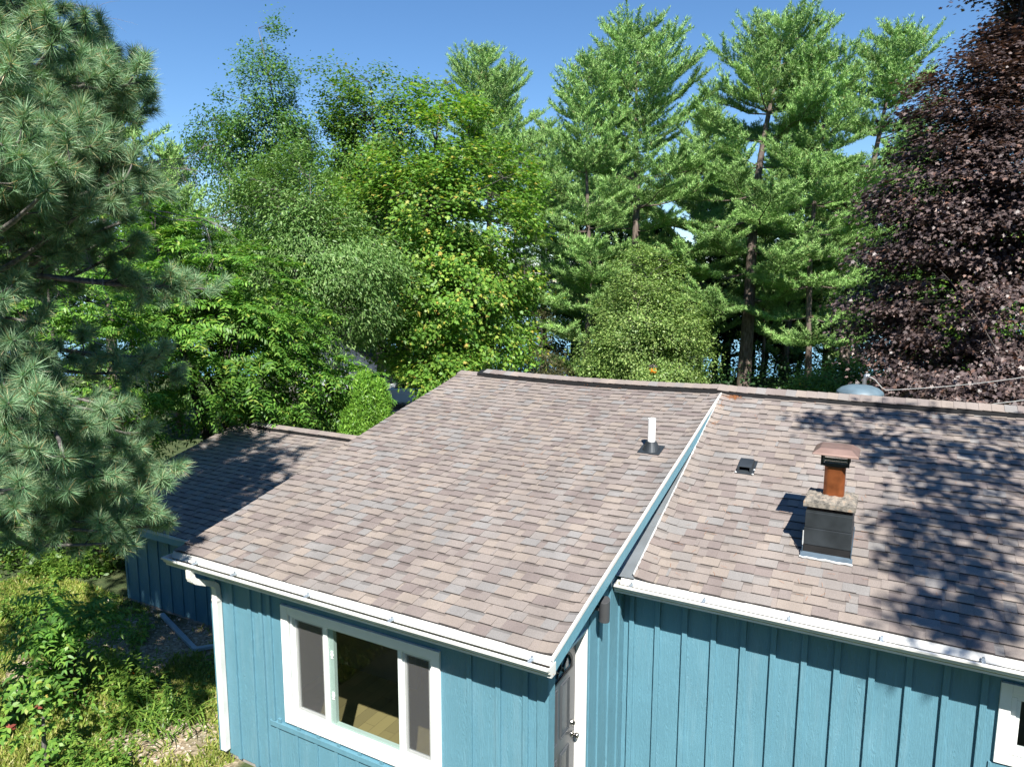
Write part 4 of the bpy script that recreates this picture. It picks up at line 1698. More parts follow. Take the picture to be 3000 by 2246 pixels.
pbase = white_pine('white_pine', 'white pine in the background gap between the many-forked and the tallest pines', W(2045, 43), ZH(300, 43), 4.8, 20, .24, .10, group=PG)
for px, d, rot, sc, lb in [(1590, 45, 1.1, (1.0, .98), 'white pine in the background between the yellowish maple and the slim bare-stemmed pine'),
                           (2130, 47, 2.3, (1.0, .9), 'white pine in the background just left of the thick dark trunk'),
                           (2310, 44, 3.1, (1.0, 1.0), 'white pine in the background between the tallest and the tiered pine'),
                           (2440, 46, 4.2, (1.0, .86), 'white pine in the background between the tiered pine and the right-hand pine'),
                           (2620, 43, 5.3, (1.05, .95), 'white pine in the background filling in behind the upper left of the purple maple'),
                           (1780, 47, .6, (1.1, .95), 'white pine in the background behind the small-leaved birch')]:
    x, y = W(px, d)
    clone(pbase, (x, y, min(GZ, ground_h(x, y) + .3)), rot, sc, lb)

# ------------------------------------------------------------------ broadleaf trees behind the house
broadleaf('maple_tree', 'rounded yellow-green maple behind the left roof corner', L_MAPLE, BARK_DARK, W(1262, 25), [
    (1300, 420, 175, 150, 0), (1240, 640, 270, 200, -.3), (1400, 640, 190, 220, .2), (1260, 860, 290, 200, -.4), (1420, 880, 170, 190, 0), (1230, 990, 230, 105, -.6), (1400, 1020, 170, 90, -.5), (1330, 330, 110, 70, .3)],
    25, 460, 140, .135, T_MAPLE, 21, .20, sig=(.30, .30, .20))
broadleaf('maple_tree', 'taller dark green maple behind the yellow-green one', L_GREEN, BARK_DARK, W(1110, 31), [
    (1040, 260, 90, 100, 0), (1100, 330, 130, 120, .3), (1180, 290, 90, 90, 0), (1010, 470, 100, 150, 0), (1150, 480, 170, 150, .4), (1240, 300, 70, 80, .5), (1060, 650, 130, 150, .4)],
    31, 190, 170, .15, T_OVAL, 22, .19, sig=(.36, .36, .2))
broadleaf('aspen_tree', 'tall narrow aspen with a wispy top against the sky', L_ASPEN, BARK_GREY, W(850, 30), [
    (835, 170, 60, 90, 0), (890, 100, 28, 75, .1), (800, 260, 85, 120, 0), (870, 300, 75, 140, 0), (820, 440, 120, 130, .2), (690, 330, 50, 70, 0), (650, 400, 75, 90, .2), (720, 470, 110, 110, .3), (900, 520, 80, 120, .2)],
    30, 200, 150, .115, T_OVAL, 23, .14, sig=(.27, .27, .26), up=.5)
broadleaf('elm_tree', 'greyish-green tree with fine drooping leaves and bare twigs left of the maple', L_WILLOW, BARK_GREY, W(930, 21), [
    (860, 560, 130, 120, 0), (760, 640, 130, 120, 0), (950, 690, 130, 120, -.2), (1020, 840, 180, 130, -.6), (860, 780, 150, 120, -.2), (1080, 760, 110, 90, -.4), (960, 970, 140, 100, -.2)],
    21, 230, 210, .115, T_NARROWF, 24, .12, sig=(.3, .3, .24), up=.5, droop=.8)
frond_tree('sumac_tree', 'bright green tree with long compound leaves overhanging the low wing roof', L_SUMAC, BARK_DARK, W(640, 16.5), [
    (560, 780, 170, 130, 0), (720, 850, 160, 130, .2), (820, 960, 130, 140, .3), (620, 980, 220, 150, -.3), (480, 940, 150, 150, -.6), (760, 1090, 190, 130, .1), (600, 1140, 180, 100, -.3), (860, 1150, 130, 100, .8), (460, 660, 110, 80, .3)],
    16.5, 2600, 25, .15, 7, .12, .60)
frond_tree('sumac_tree', 'shadier compound-leaved tree tangled behind the long-needled pine', L_SUMAC, BARK_DARK, W(200, 14.2), [
    (150, 900, 200, 150, 0), (330, 960, 150, 170, .2), (120, 1120, 200, 150, 0), (330, 1160, 150, 120, .2), (60, 740, 130, 120, .4), (420, 1130, 120, 110, .4), (300, 800, 130, 100, .5), (150, 1300, 220, 120, 0), (60, 1450, 160, 100, -.2), (330, 1300, 120, 90, .2), (-60, 1000, 140, 300, 0)],
    14.2, 2500, 26, .12, 7, .10, .48)
frond_tree('sumac_bush', 'sunlit young sumac thicket beside the arborvitae', L_SUMAC, BARK_DARK, W(1010, 18.6), [
    (1000, 1120, 80, 60, 0), (1050, 1135, 55, 50, .3), (960, 1170, 70, 70, 0), (1030, 1200, 100, 70, 0), (950, 1240, 60, 60, -.4), (1010, 1072, 50, 32, .6)],
    18.6, 620, 27, .15, 7, .06, .45, cat='bush')
broadleaf('birch_tree', 'small-leaved pale green birch standing in front of the pines', L_BIRCH, BARK_GREY, W(1900, 26), [
    (1890, 830, 110, 95, 0), (1850, 950, 140, 120, 0), (1960, 940, 110, 120, .1), (1830, 1060, 130, 110, -.1), (1950, 1060, 130, 110, 0), (1780, 1090, 80, 80, 0), (2020, 1060, 60, 90, .2), (1890, 1110, 150, 60, -.4)],
    26, 290, 300, .085, T_OVAL, 28, .12, sig=(.27, .27, .2), up=.5)
broadleaf('purple_maple', 'large dark purple-leaved maple filling the right edge', L_PURPLE, BARK_DARK, W(2910, 19), [
    (2970, 60, 170, 150, 0), (2900, 130, 100, 90, 0), (2790, 210, 110, 90, 0), (3020, -60, 200, 120, 0), (2850, 230, 170, 120, 0), (3050, 260, 170, 170, 0), (2760, 400, 170, 130, 0), (2950, 480, 230, 150, -.3), (2700, 570, 170, 110, 0), (2860, 680, 230, 110, -.4), (3080, 700, 220, 190, 0),
    (2650, 770, 150, 90, .1), (2800, 860, 200, 90, -.3), (2610, 920, 130, 80, .2), (2960, 1040, 260, 90, -.5), (2740, 1010, 180, 90, 0), (2800, 1120, 220, 70, -.9), (2990, 1150, 200, 70, -1.2)],
    19, 470, 320, .112, T_MAPLE, 29, .26, sig=(.34, .34, .14), up=1.1, droop=.35, shell=.5)
broadleaf('maple_tree', 'sunny green tree glimpsed behind the purple maple', L_MAPLE, BARK_DARK, W(2860, 31), [
    (2850, 420, 150, 160, 0), (2780, 700, 170, 170, 0), (2930, 900, 190, 170, 0), (2760, 1010, 140, 120, 0), (3050, 600, 150, 200, 0)],
    31, 110, 150, .15, T_OVAL, 30, .2)
broadleaf('shrub', 'dark green leafy shrub behind the right ridge near the attic ventilator', L_GREEN, BARK_DARK, W(2420, 23), [
    (2420, 1125, 75, 50, 0), (2360, 1140, 50, 40, 0), (2490, 1110, 60, 55, .2), (2550, 1130, 60, 50, .2)], 23, 60, 170, .09, T_OVAL, 31, .05, sig=(.22, .22, .15), cat='shrub')
broadleaf('shrub', 'low bright maple sapling by the roof edge in front of the parked cars', L_MAPLE, BARK_DARK, W(1200, 22), [
    (1225, 1150, 40, 35, 0), (1235, 1120, 35, 35, 0), (1310, 1075, 60, 30, .3), (1200, 1075, 60, 25, .5), (1340, 1065, 60, 35, .3)], 22, 60, 130, .12, T_MAPLE, 32, .05, sig=(.22, .22, .14), cat='sapling')
broadleaf('spruce_sapling', 'thin brownish half-bare conifer left of the birch', leaf_mat('sparse_needles', [(0, (.06, .07, .03)), (1, (.16, .15, .07))], .2), BARK_GREY, W(1575, 29), [
    (1570, 960, 30, 90, 0), (1575, 1060, 60, 60, 0), (1640, 1080, 40, 40, .4)], 29, 60, 110, .11, T_NARROW, 33, .05, sig=(.28, .28, .08), cat='sapling')

# arborvitae: upright sprays on a cone
r = np.random.default_rng(40)
av_root = thing('arborvitae', 'bright green twin-topped arborvitae at the edge of the raised roof', 'conifer', (*W(1085, 15.6), GZ))
V = []
for (px, top, dist, wd, n) in ((1060, 1105, 15.6, .50, 3600), (1103, 1125, 15.9, .50, 3600), (1025, 1200, 15.3, .6, 2600)):
    bx, by = W(px, dist)
    zt_ = ZH(top, dist)
    h = zt_ - GZ
    t = r.random(n) ** .75
    az = r.random(n) * 2 * math.pi
    rad = wd * (1 - t) ** .55 * (.72 + .33 * r.random(n)) * (1 + .18 * np.sin(az * 5 + t * 19))
    C = np.stack([bx + rad * np.cos(az), by + rad * np.sin(az), GZ + h * t], 1)
    o = np.stack([np.cos(az), np.sin(az), 0 * az], 1)
    for q in range(9):
        d = nrm(o * .75 + np.array([0, 0, .9]) + .55 * r.normal(size=(n, 3)))
        V.append(cloud(C + .05 * r.normal(size=(n, 3)), nrm(o + .6 * r.normal(size=(n, 3))), d, .09 * (.7 + .6 * r.random(n)), T_NARROW))
link('crown', poly_mesh('crown', np.concatenate(V), 4), L_CEDAR, av_root)
mb = MB()
for (px, dist) in ((1065, 15.6), (1125, 15.9), (1030, 15.3)):
    x, y = W(px, dist)
    mb.tube([(x, y, GZ - .1), (x, y, GZ + 2.6)], [.06, .03], 7)
mb.build('trunk', BARK_DARK, av_root)

# the wood beyond, one mass
r = np.random.default_rng(50)
C, N = [], []
mb = MB()
for k in range(124):
    px = r.uniform(-500, 3300) if k < 96 else r.uniform(3100, 4300)
    d = r.uniform(44, 60)
    x, y = W(px, d)
    zg = ground_h(x, y)
    topz = ZH(r.uniform(430, 760) if px > 300 else r.uniform(330, 600), d)
    if 1950 < px < 2600:
        topz = ZH(r.uniform(480, 800), d)
    c0 = zg + (topz - zg) * r.uniform(.12, .42)
    mb.tube([(x, y, zg - .3), (x + r.normal() * .3, y, zg + (topz - zg) * .5), (x + r.normal() * .5, y, topz)], [r.uniform(.14, .28), .13, .03], 7)
    m_ = 1500
    t = r.random(m_)
    az = r.random(m_) * 6.283
    rad = (topz - zg) * .20 * np.sin(np.pi * (t * .85 + .12)) * (.5 + .6 * r.random(m_)) * (1 + .3 * np.sin(t * 26 + az * 2))
    C.append(np.stack([x + rad * np.cos(az), y + rad * np.sin(az), c0 + (topz - c0) * t], 1))
    for q in range(5):
        zz = zg + (c0 - zg) * r.random()
        a_ = r.random() * 6.28
        mb.tube([(x, y, zz), (x + 1.6 * math.cos(a_), y + 1.6 * math.sin(a_), zz + .3 * r.normal())], [.03, .01], 4)
# unseen trees added behind the viewer to block low sky and deepen shade
for k in range(110):
    an = r.uniform(-2.05, 2.05)
    d = r.uniform(30, 44)
    p_ = CAM[:2] - FWD * d * math.cos(an) + RGT * d * math.sin(an)
    x, y = p_
    hh = r.uniform(11, 17)
    m_ = 420
    t = r.random(m_)
    az = r.random(m_) * 6.283
    rad = hh * .26 * np.sin(np.pi * (t * .85 + .12)) * (.4 + .7 * r.random(m_))
    C.append(np.stack([x + rad * np.cos(az), y + rad * np.sin(az), GZ + .3 + hh * t], 1))
    mb.tube([(x, y, GZ - .3), (x, y, GZ + hh * .8)], [.2, .05], 6)
C = np.concatenate(C)
C = np.repeat(C, 5, 0) + r.normal(size=(len(C) * 5, 3)) * .18
n = len(C)
me = poly_mesh('woodland', cloud(C, nrm(np.array([0, 0, .8]) + r.normal(size=(n, 3)) * .6), rand_dirs(r, n), np.where((C[:, :2] - CAM[:2]) @ FWD > 25, .24, .75) * (.6 + .7 * r.random(n)), T_OVAL), 6)
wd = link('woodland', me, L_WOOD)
tag(wd, 'dark mixed wood beyond the pines, lake showing through it, and unseen sky-blocking trees added behind the viewer', 'woodland', kind='stuff')
mb.build('trunk', BARK_DARK, wd, smooth=True)['kind'] = 'stuff'
# shaded undergrowth under the pines
C = []
for k in range(3500):
    px = r.uniform(1150, 3900)
    d = r.uniform(33, 47)
    x, y = W(px, d)
    h = r.random() ** 1.6 * 1.9
    C.append((x, y, ground_h(x, y) + h))
C = np.repeat(np.array(C), 14, 0)
C = C + r.normal(size=C.shape) * np.array([.35, .35, .18])
n = len(C)
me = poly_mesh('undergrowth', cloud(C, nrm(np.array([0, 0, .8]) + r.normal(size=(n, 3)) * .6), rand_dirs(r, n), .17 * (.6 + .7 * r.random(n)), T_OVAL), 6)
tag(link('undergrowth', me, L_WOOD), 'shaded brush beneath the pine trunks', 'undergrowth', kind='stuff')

# ------------------------------------------------------------------ long-needled pine in the left foreground
r = np.random.default_rng(60)
TX, TY = W(-250, 7.7)
lp = thing('long_needled_pine', 'long-needled pine reaching in from the left edge, whose boughs hang over the wing roof', 'pine tree', (TX, TY, GZ))
tb = MB()
tb.tube([(TX, TY, GZ - .2), (TX + .05, TY, -1), (TX + .02, TY + .05, 2.5), (TX + .1, TY, 5), (TX, TY, 8.2)], [.19, .16, .13, .10, .03], 12)
dead = MB()
needles = []


def brush(p, d, n=150, ln=.15, wd=.0066, tw=.16):
    n = int(n * 1.6)
    """one shoot: needles leaving the last bit of a twig"""
    d = nrm(np.asarray(d, float))
    b = p - d[None] * (tw * r.random((n, 1)) ** .8)
    rd = rand_dirs(r, n)
    rd = nrm(rd - (rd @ d)[:, None] * d)
    an = np.radians(22 + 52 * r.random(n))[:, None]
    dr = nrm(d * np.cos(an) + rd * np.sin(an) + np.array([0, 0, -.10]))
    needles.append(cloud(b, rand_dirs(r, n), dr, ln * (.75 + .4 * r.random(n)), [(0, wd / .15 * .5, 0), (1, 0, 0), (0, -wd / .15 * .5, 0)]))


def bough(tip, n_tw, spread=.42, cheap=False, start=None, drop=.30, inner=.35):
    tip = np.asarray(tip, float)
    o = np.array([TX, TY, tip[2] - .12 * np.linalg.norm(tip[:2] - [TX, TY]) + r.normal() * .15]) if start is None else np.asarray(start, float)
    P = limb_pts(o, tip, r, 8, .06, .05)
    L = np.linalg.norm(tip - o)
    tb.tube(P, [max(.011 + .011 * L * (1 - i / 8.3), .008) for i in range(9)], 6)
    P = np.array(P)
    main = nrm(tip - o)
    for k in range(n_tw):
        s = inner + (1 - inner) * (k + r.random()) / n_tw
        i = min(int(s * 8), 7)
        f = s * 8 - i
        p = P[i] * (1 - f) + P[i + 1] * f
        d = nrm(main * .75 + rand_dirs(r, 1)[0] * .85 + np.array([0, 0, .18]))
        l_ = spread * r.uniform(.45, 1.15) * (1.05 - .25 * s)
        q = p + d * l_ + np.array([0, 0, .05])
        m_ = p + d * l_ * .5 - np.array([0, 0, .04 * l_])
        tb.tube([p, m_, q], [.009, .007, .005], 5)
        if cheap:
            brush(q, d + np.array([0, 0, .3]), 46, .17, .013, .22)
            brush(m_, d, 30, .17, .013, .15)
        else:
            brush(q, d + np.array([0, 0, .35]), int(r.integers(150, 210)))
            if r.random() < .55:
                d2 = nrm(d + rand_dirs(r, 1)[0] * .8)
                q2 = m_ + d2 * .16
                tb.tube([m_, q2], [.006, .004], 4)
                brush(q2, d2 + np.array([0, 0, .35]), 130)
    brush(tip, main + np.array([0, 0, .3]), 60 if cheap else 190)


FP = [(465, 270, 8.6, 8, .34), (450, 190, 8.7, 7, .32), (470, 330, 8.5, 8, .34), (300, 70, 7.9, 8, .34), (360, 110, 8.2, 7, .32), (210, 20, 7.4, 8, .34),
      # px, py, distance, twigs, twig length of each bough tip
    (60, 20, 6.6, 9, .36), (170, 50, 6.8, 9, .36), (255, 90, 7.2, 9, .34), (120, 130, 6.4, 8, .36), (60, 210, 6.2, 8, .38),
    (330, 200, 7.8, 10, .38), (250, 230, 7.2, 9, .38), (400, 190, 8.2, 8, .32), (440, 250, 8.4, 11, .36), (340, 290, 7.6, 11, .38), (420, 310, 8.0, 9, .34), (230, 310, 7.0, 9, .4),
    (140, 290, 6.6, 9, .4), (60, 380, 6.2, 9, .4), (190, 400, 6.6, 10, .4), (300, 330, 7.2, 9, .4), (40, 330, 6.0, 8, .4),
    (310, 430, 7.0, 11, .42), (390, 450, 7.2, 11, .42), (210, 480, 6.5, 10, .42), (100, 420, 6.1, 9, .42), (400, 530, 7.1, 10, .4), (280, 520, 6.7, 10, .4), (160, 520, 6.4, 8, .4),
    (330, 590, 7.3, 9, .38), (250, 600, 7.0, 8, .36), (420, 640, 7.8, 9, .38), (350, 700, 7.8, 8, .36), (520, 560, 8.3, 6, .3), (440, 700, 8.0, 7, .34),
    (640, 850, 8.6, 7, .24), (540, 850, 8.4, 7, .28), (420, 820, 8.0, 7, .3),
    (530, 1110, 8.6, 9, .34), (460, 1050, 8.2, 9, .34), (400, 1090, 8.0, 7, .34), (120, 950, 6.7, 7, .3), (140, 1050, 6.8, 7, .3), (40, 1000, 6.3, 6, .34), (20, 880, 6.2, 6, .34),
    (20, 1180, 6.0, 8, .38), (110, 1240, 6.3, 9, .4), (200, 1230, 6.6, 9, .38), (280, 1210, 6.9, 9, .36), (90, 1330, 6.1, 9, .4), (190, 1340, 6.5, 9, .4),
    (360, 1310, 7.3, 9, .36), (450, 1370, 7.8, 9, .34), (380, 1400, 7.5, 9, .36), (300, 1430, 7.0, 10, .38), (160, 1440, 6.3, 10, .38), (420, 1500, 7.6, 9, .36),
    (460, 1540, 7.8, 8, .32), (350, 1520, 7.2, 10, .36), (280, 1560, 6.9, 8, .34), (240, 1400, 6.7, 8, .38), (20, 1420, 5.9, 6, .36), (310, 1590, 7.1, 6, .3)]
FP = [(px, py, d - (.6 if 370 < py < 640 and px < 480 else .2 if py > 1150 else 0), n_, sp) for px, py, d, n_, sp in FP]
FP += [(px + r.normal() * 30, py + r.normal() * 30, d + r.normal() * .35, max(5, n_ - 2), sp) for px, py, d, n_, sp in FP if px < 470 and (py < 640 or py > 1150)]
for (px, py, d, n_, sp) in FP:
    st = None
    if py > 750:
        st = (TX, TY, ZH(py - 160, 7.4))
    if px > 480 and py < 900:
        st = P3(120, py - 40, 7.2)
    bough(P3(px, py, d), n_, sp, start=st, inner=.42 if px > 200 else .3)
LIT = [(p_[0] + .65 * p_[1], p_[2] + 1.37 * p_[1]) for p_ in (P3(px, py, d) for px, py, d, _, _ in FP if 380 < py < 640 or py > 1150)]
# boughs above the picture, shading the wing roof and the weeds
for k in range(112):
    if 68 <= k < 100:
        q = np.array([r.uniform(-9.9, -5.4), -3.85 - .6 * r.random(), r.uniform(-4.1, -2.7)])
    elif k < 68:
        q = np.array([r.uniform(-10.6, -7.4), r.uniform(-4.1, -.4), -2.0])
        q[0] = min(q[0], -7.5 + .25 * (q[1] + 1))
    else:
        q = np.array([r.uniform(-10, -5.2), r.uniform(-6.6, -3.9), -4.0])
        q[0] = min(q[0], -5.0 - .5 * (q[1] + 6.5))
    t = (r.uniform(4.6, 7.6) - q[2]) / 1.37
    p = q + t * np.array([.65, -1, 1.37])
    fw, rt = (p[:2] - CAM[:2]) @ FWD, (p[:2] - CAM[:2]) @ RGT
    el = (p[2] - CAM[2]) / max(fw, .1)
    if min(math.hypot(p[0] + .65 * p[1] - a_, p[2] + 1.37 * p[1] - b_) for a_, b_ in LIT) < (.75 if k < 68 else .4):
        continue
    if el < .46:
        continue
    bough(p, 9, .6, True, start=(TX, TY, min(p[2] - .2, 7.6)), inner=.55)


# boughs on the far and outer sides of the trunk
for k in range(46):
    an = r.uniform(0, 2 * math.pi)
    zz = r.uniform(-1.5, 7.5)
    Lb = r.uniform(1.2, 2.4) * (1 - max(0, zz) / 11)
    p = np.array([TX + Lb * math.cos(an), TY + Lb * math.sin(an), zz + .25])
    fw, rt = (p[:2] - CAM[:2]) @ FWD, (p[:2] - CAM[:2]) @ RGT
    if rt / fw > -.80:
        continue
    bough(p, 8, .5, True, start=(TX, TY, zz), inner=.3)


def bare(mb, p, d, L, rad, depth, br=3, gravity=-.05):
    p = np.asarray(p, float)
    d = nrm(np.asarray(d, float))
    pts = [p]
    n = 5
    for i in range(n):
        d = nrm(d + r.normal(size=3) * .16 + np.array([0, 0, gravity]))
        pts.append(pts[-1] + d * L / n)
    mb.tube(pts, [rad * (1 - .7 * i / n) for i in range(n + 1)], 4, cap=False)
    if depth:
        for k in range(br):
            i = 1 + int(r.integers(n))
            bare(mb, pts[i], d + rand_dirs(r, 1)[0] * .75, L * r.uniform(.4, .7), rad * .55, depth - 1, br, gravity)


for (px, py, d, dx, up, L, rad, dep) in [(400, 520, 9.5, 1.0, .2, 1.0, .008, 3), (440, 480, 9.6, 1.0, .1, .9, .009, 3), (420, 610, 9.4, 1, -.25, 1.0, .009, 3), (480, 620, 9.6, 1, -.2, .8, .008, 2),
                                         (20, 700, 8.2, 1, .05, 1.3, .016, 4), (60, 740, 8.3, 1, -.2, 1.1, .013, 4), (120, 800, 8.4, .8, -.3, 1.0, .012, 3), (20, 800, 8.2, 1, -.1, 1.2, .014, 4), (200, 720, 8.6, 1, -.1, .9, .010, 3), (60, 640, 8.2, 1, .1, 1.0, .012, 3),
                                         (150, 15, 9.5, 1, .05, .9, .007, 2), (220, 20, 9.5, 1, -.15, .7, .006, 2), 
                                         (200, 970, 7.9, 1, -.25, .8, .010, 2)]:
    bare(dead, P3(px, py, d), np.array([RGT[0] * dx, RGT[1] * dx, up]) + FWD.tolist()[0] * 0, L, rad, dep)
tb.build('trunk', BARK_GREY, lp, smooth=True)
link('crown', poly_mesh('crown', np.concatenate(needles), 3), L_NPINE, lp)
dead.build('bare_twigs', TWIG_DEAD, lp)['kind'] = 'stuff'

# the leafy tree outside the picture whose shade falls on the chimney slope
r = np.random.default_rng(70)
SX, SY = 10.4, -7.6
st = thing('shade_tree', 'leafy tree standing off to the right, casting dappled shade over the chimney slope', 'tree', (SX, SY, GZ))
tb = MB()
tb.tube([(SX, SY, GZ - .2), (SX, SY, 0), (SX - .3, SY, 4), (SX - .5, SY, 8)], [.25, .2, .14, .05], 10)


def roof_hit(px, py):
    ang = math.tan(math.atan((1123 - py) / FPX) - PITCH)
    cx = (px - 1500) / FPX
    d = np.array([FWD[0] + RGT[0] * cx, FWD[1] + RGT[1] * cx, ang * 1.0])
    t = (SR * CAM[1] - CAM[2]) / (d[2] - SR * d[1])
    return CAM + d * t


tg = [(2395, 1228), (2420, 1235), (2530, 1215), (2620, 1210), (2700, 1225), (2790, 1230), (2890, 1250), (2970, 1255), (2494, 1278), (2560, 1290), (2640, 1285), (2720, 1300), (2820, 1310), (2920, 1330),
      (2590, 1335), (2701, 1345), (2760, 1370), (2850, 1385), (2940, 1400), (2990, 1350), (2740, 1420), (2792, 1435), (2870, 1460), (2950, 1480), (2660, 1534), (2700, 1520), (2760, 1510), (2830, 1525), (2910, 1545), (2985, 1540),
      (2701, 1592), (2780, 1590), (2860, 1600), (2700, 1640), (2750, 1650), (2825, 1691), (2900, 1680), (2980, 1650), (2742, 1790), (2790, 1800), (2860, 1770), (2930, 1790), (2825, 1840), (2990, 1850), (2960, 1730), (2890, 1850)]
C = []
for (px, py) in tg:
    q = roof_hit(px, py)
    t = (r.uniform(5.2, 8.2) - q[2]) / 1.37
    C.append(q + t * np.array([.65, -1, 1.37]))
for k in range(70):
    q = np.array([r.uniform(4.1, 8.5), r.uniform(-4.2, 1.2), -.8])
    t = (r.uniform(4.8, 9) - q[2]) / 1.37
    C.append(q + t * np.array([.65, -1, 1.37]))
C = np.array(C)
for c in C:
    tb.tube(limb_pts([SX - .3, SY, max(1.5, c[2] - .55 * np.linalg.norm(c[:2] - [SX, SY]))], c, r, 4, -.04, .05), [.035, .028, .02, .014, .008], 5)
per = 58
ci = np.repeat(np.arange(len(C)), per)
P = C[ci] + r.normal(size=(len(ci), 3)) * np.array([.15, .15, .10])
tb.build('trunk', BARK_GREY, st, smooth=True)
link('crown', poly_mesh('crown', cloud(P, nrm(np.array([0, 0, 1]) + r.normal(size=P.shape) * .4), rand_dirs(r, len(P)), .13, T_OVAL), 6), L_GREEN, st)


# ------------------------------------------------------------------ weeds, grass and small plants by the wing
def GP(px, py, z=GZ):
    ang = math.tan(math.atan((1123 - py) / FPX) - PITCH)
    t = (z - CAM[2]) / ang
    x, y = W(px, t)
    return np.array([x, y, z])


r = np.random.default_rng(80)


def weed_stems(bases, hgt, leafn=26, lsize=.14, lean=.25, tm=T_NARROWF):
    V = []
    mb = MB()
    for b_ in bases:
        h = hgt * r.uniform(.6, 1.2)
        ln = r.normal(size=2) * lean * h
        top = b_ + np.array([ln[0], ln[1], h])
        P = limb_pts(b_, top, r, 5, 0, .08)
        mb.tube(P, [.006, .006, .005, .004, .003, .002], 4, cap=False)
        P = np.array(P)
        s = .12 + .88 * np.sort(r.random(leafn))
        i = np.minimum((s * 5).astype(int), 4)
        f = (s * 5 - i)[:, None]
        c = P[i] * (1 - f) + P[i + 1] * f
        az = np.arange(leafn) * 2.4 + r.random()
        d = np.stack([np.cos(az), np.sin(az), .25 + .35 * s - .2], 1)
        V.append(cloud(c, nrm(np.array([0, 0, 1.0]) + .3 * r.normal(size=(leafn, 3))), d, lsize * (1.15 - .6 * s) * (.8 + .4 * r.random(leafn)), tm))
    return mb, np.concatenate(V)


def weed(name, label, cat, bases, hgt, mat=None, **kw):
    root = thing(name, label, cat, tuple(np.mean(bases, axis=0)))
    mb, V = weed_stems(bases, hgt, **kw)
    mb.build('stem', L_WEED, root)['kind'] = 'stuff'
    link('leaves', poly_mesh('leaves', V, V.shape[1]), mat or L_WEED, root)
    return root


def patch(px, py, rx, ry, n):
    return [GP(px + r.normal() * rx * .5, py + r.normal() * ry * .5) for _ in range(n)]


weed('tall_weed', 'big bushy clump of tall narrow-leaved weeds in front of the gravel patch', 'weed', patch(300, 2050, 120, 80, 52), .62, lsize=.115)
weed('tall_weed', 'leaning weed stems near the bottom left corner of the yard', 'weed', patch(150, 2290, 110, 50, 26), .45, lsize=.10)
weed('tall_weed', 'sunlit row of leafy weeds between the dark pine shade and the wing wall', 'weed', patch(130, 1680, 150, 26, 100), .42, lsize=.10)
weed('tall_weed', 'shaded weeds at the left edge above the sapling', 'weed', patch(40, 1810, 110, 40, 50), .5, lsize=.11)
weed('tall_weed', 'short pale-green sprout of weeds beside the gravel path', 'weed', patch(330, 1880, 60, 30, 14), .4, lsize=.09)
frond_tree('sumac_sapling', 'dark sumac sapling with drooping compound leaves in the shade at lower left', L_SUMAC, BARK_DARK, tuple(GP(130, 2060)[:2]), [
    (120, 1800, 110, 60, 0), (60, 1900, 110, 80, -.2), (170, 1850, 90, 70, .1), (220, 1790, 60, 40, .3), (60, 2010, 80, 80, -.3)], 9.3, 210, 84, .12, 7, .03, .5, cat='sapling', shell=.3, nl=12)
C = []
for k in range(420):
    px = r.uniform(-260, 372)
    d = r.uniform(13.2, 18)
    x, y = W(px, d)
    C.append((x, y, GZ + .1 + 1.5 * r.random() ** 1.3))
C = np.repeat(np.array(C), 34, 0)
C = C + r.normal(size=C.shape) * np.array([.22, .22, .13])
C = C[~((C[:, 0] > -10.9) & (C[:, 1] > -4.2))]
tag(link('bushes', poly_mesh('bushes', cloud(C, nrm(np.array([0, 0, 1.0]) + r.normal(size=C.shape) * .5), rand_dirs(r, len(C)), .10 * (.6 + .7 * r.random(len(C))), T_OVAL), 6), L_GREEN), 'shaded tangle of bushes under the long-needled pine', 'bushes', kind='stuff')
# day lily: strap leaves and one orange flower
base = GP(400, 2120)
dl = thing('day_lily', 'arching strap-leaved day lily with one orange flower', 'flower', tuple(base))
V = []
for k in range(130):
    b_ = base + np.array([r.normal() * .22, r.normal() * .22, 0])
    az = r.random() * 6.28
    h = np.array([math.cos(az), math.sin(az), 0])
    L = r.uniform(.35, .7)
    sd = np.array([-h[1], h[0], 0]) * .011
    pts = [b_ + h * L * .75 * s_ + np.array([0, 0, L * (1.25 * s_ - 1.05 * s_ * s_)]) for s_ in (0, .3, .6, .85, 1)]
    for i in range(4):
        w0_, w1_ = (1 - (i / 4) ** 2), (1 - ((i + 1) / 4) ** 2)
        V.append([pts[i] - sd * w0_, pts[i] + sd * w0_, pts[i + 1] + sd * w1_, pts[i + 1] - sd * w1_])
link('leaves', poly_mesh('leaves', np.array(V), 4), L_WEED, dl)
fl0 = P3(303, 1975, 9.35)
mb = MB()
mb.tube([base + np.array([-.1, 0, 0]), (base + fl0) / 2 + np.array([-.03, 0, .1]), fl0], [.006, .005, .004], 5)
mb.build('stem', L_WEED, dl)
mb = MB()
for k in range(6):
    an = k * math.pi / 3
    h = np.array([math.cos(an), math.sin(an), 0])
    s_ = np.array([-h[1], h[0], 0]) * .022
    mb.add([fl0, fl0 + h * .04 + s_ + [0, 0, .03], fl0 + h * .085 + [0, 0, .02], fl0 + h * .04 - s_ + [0, 0, .03]], [(0, 1, 2, 3)])
mb.build('flower_head', M_ORANGE, dl)
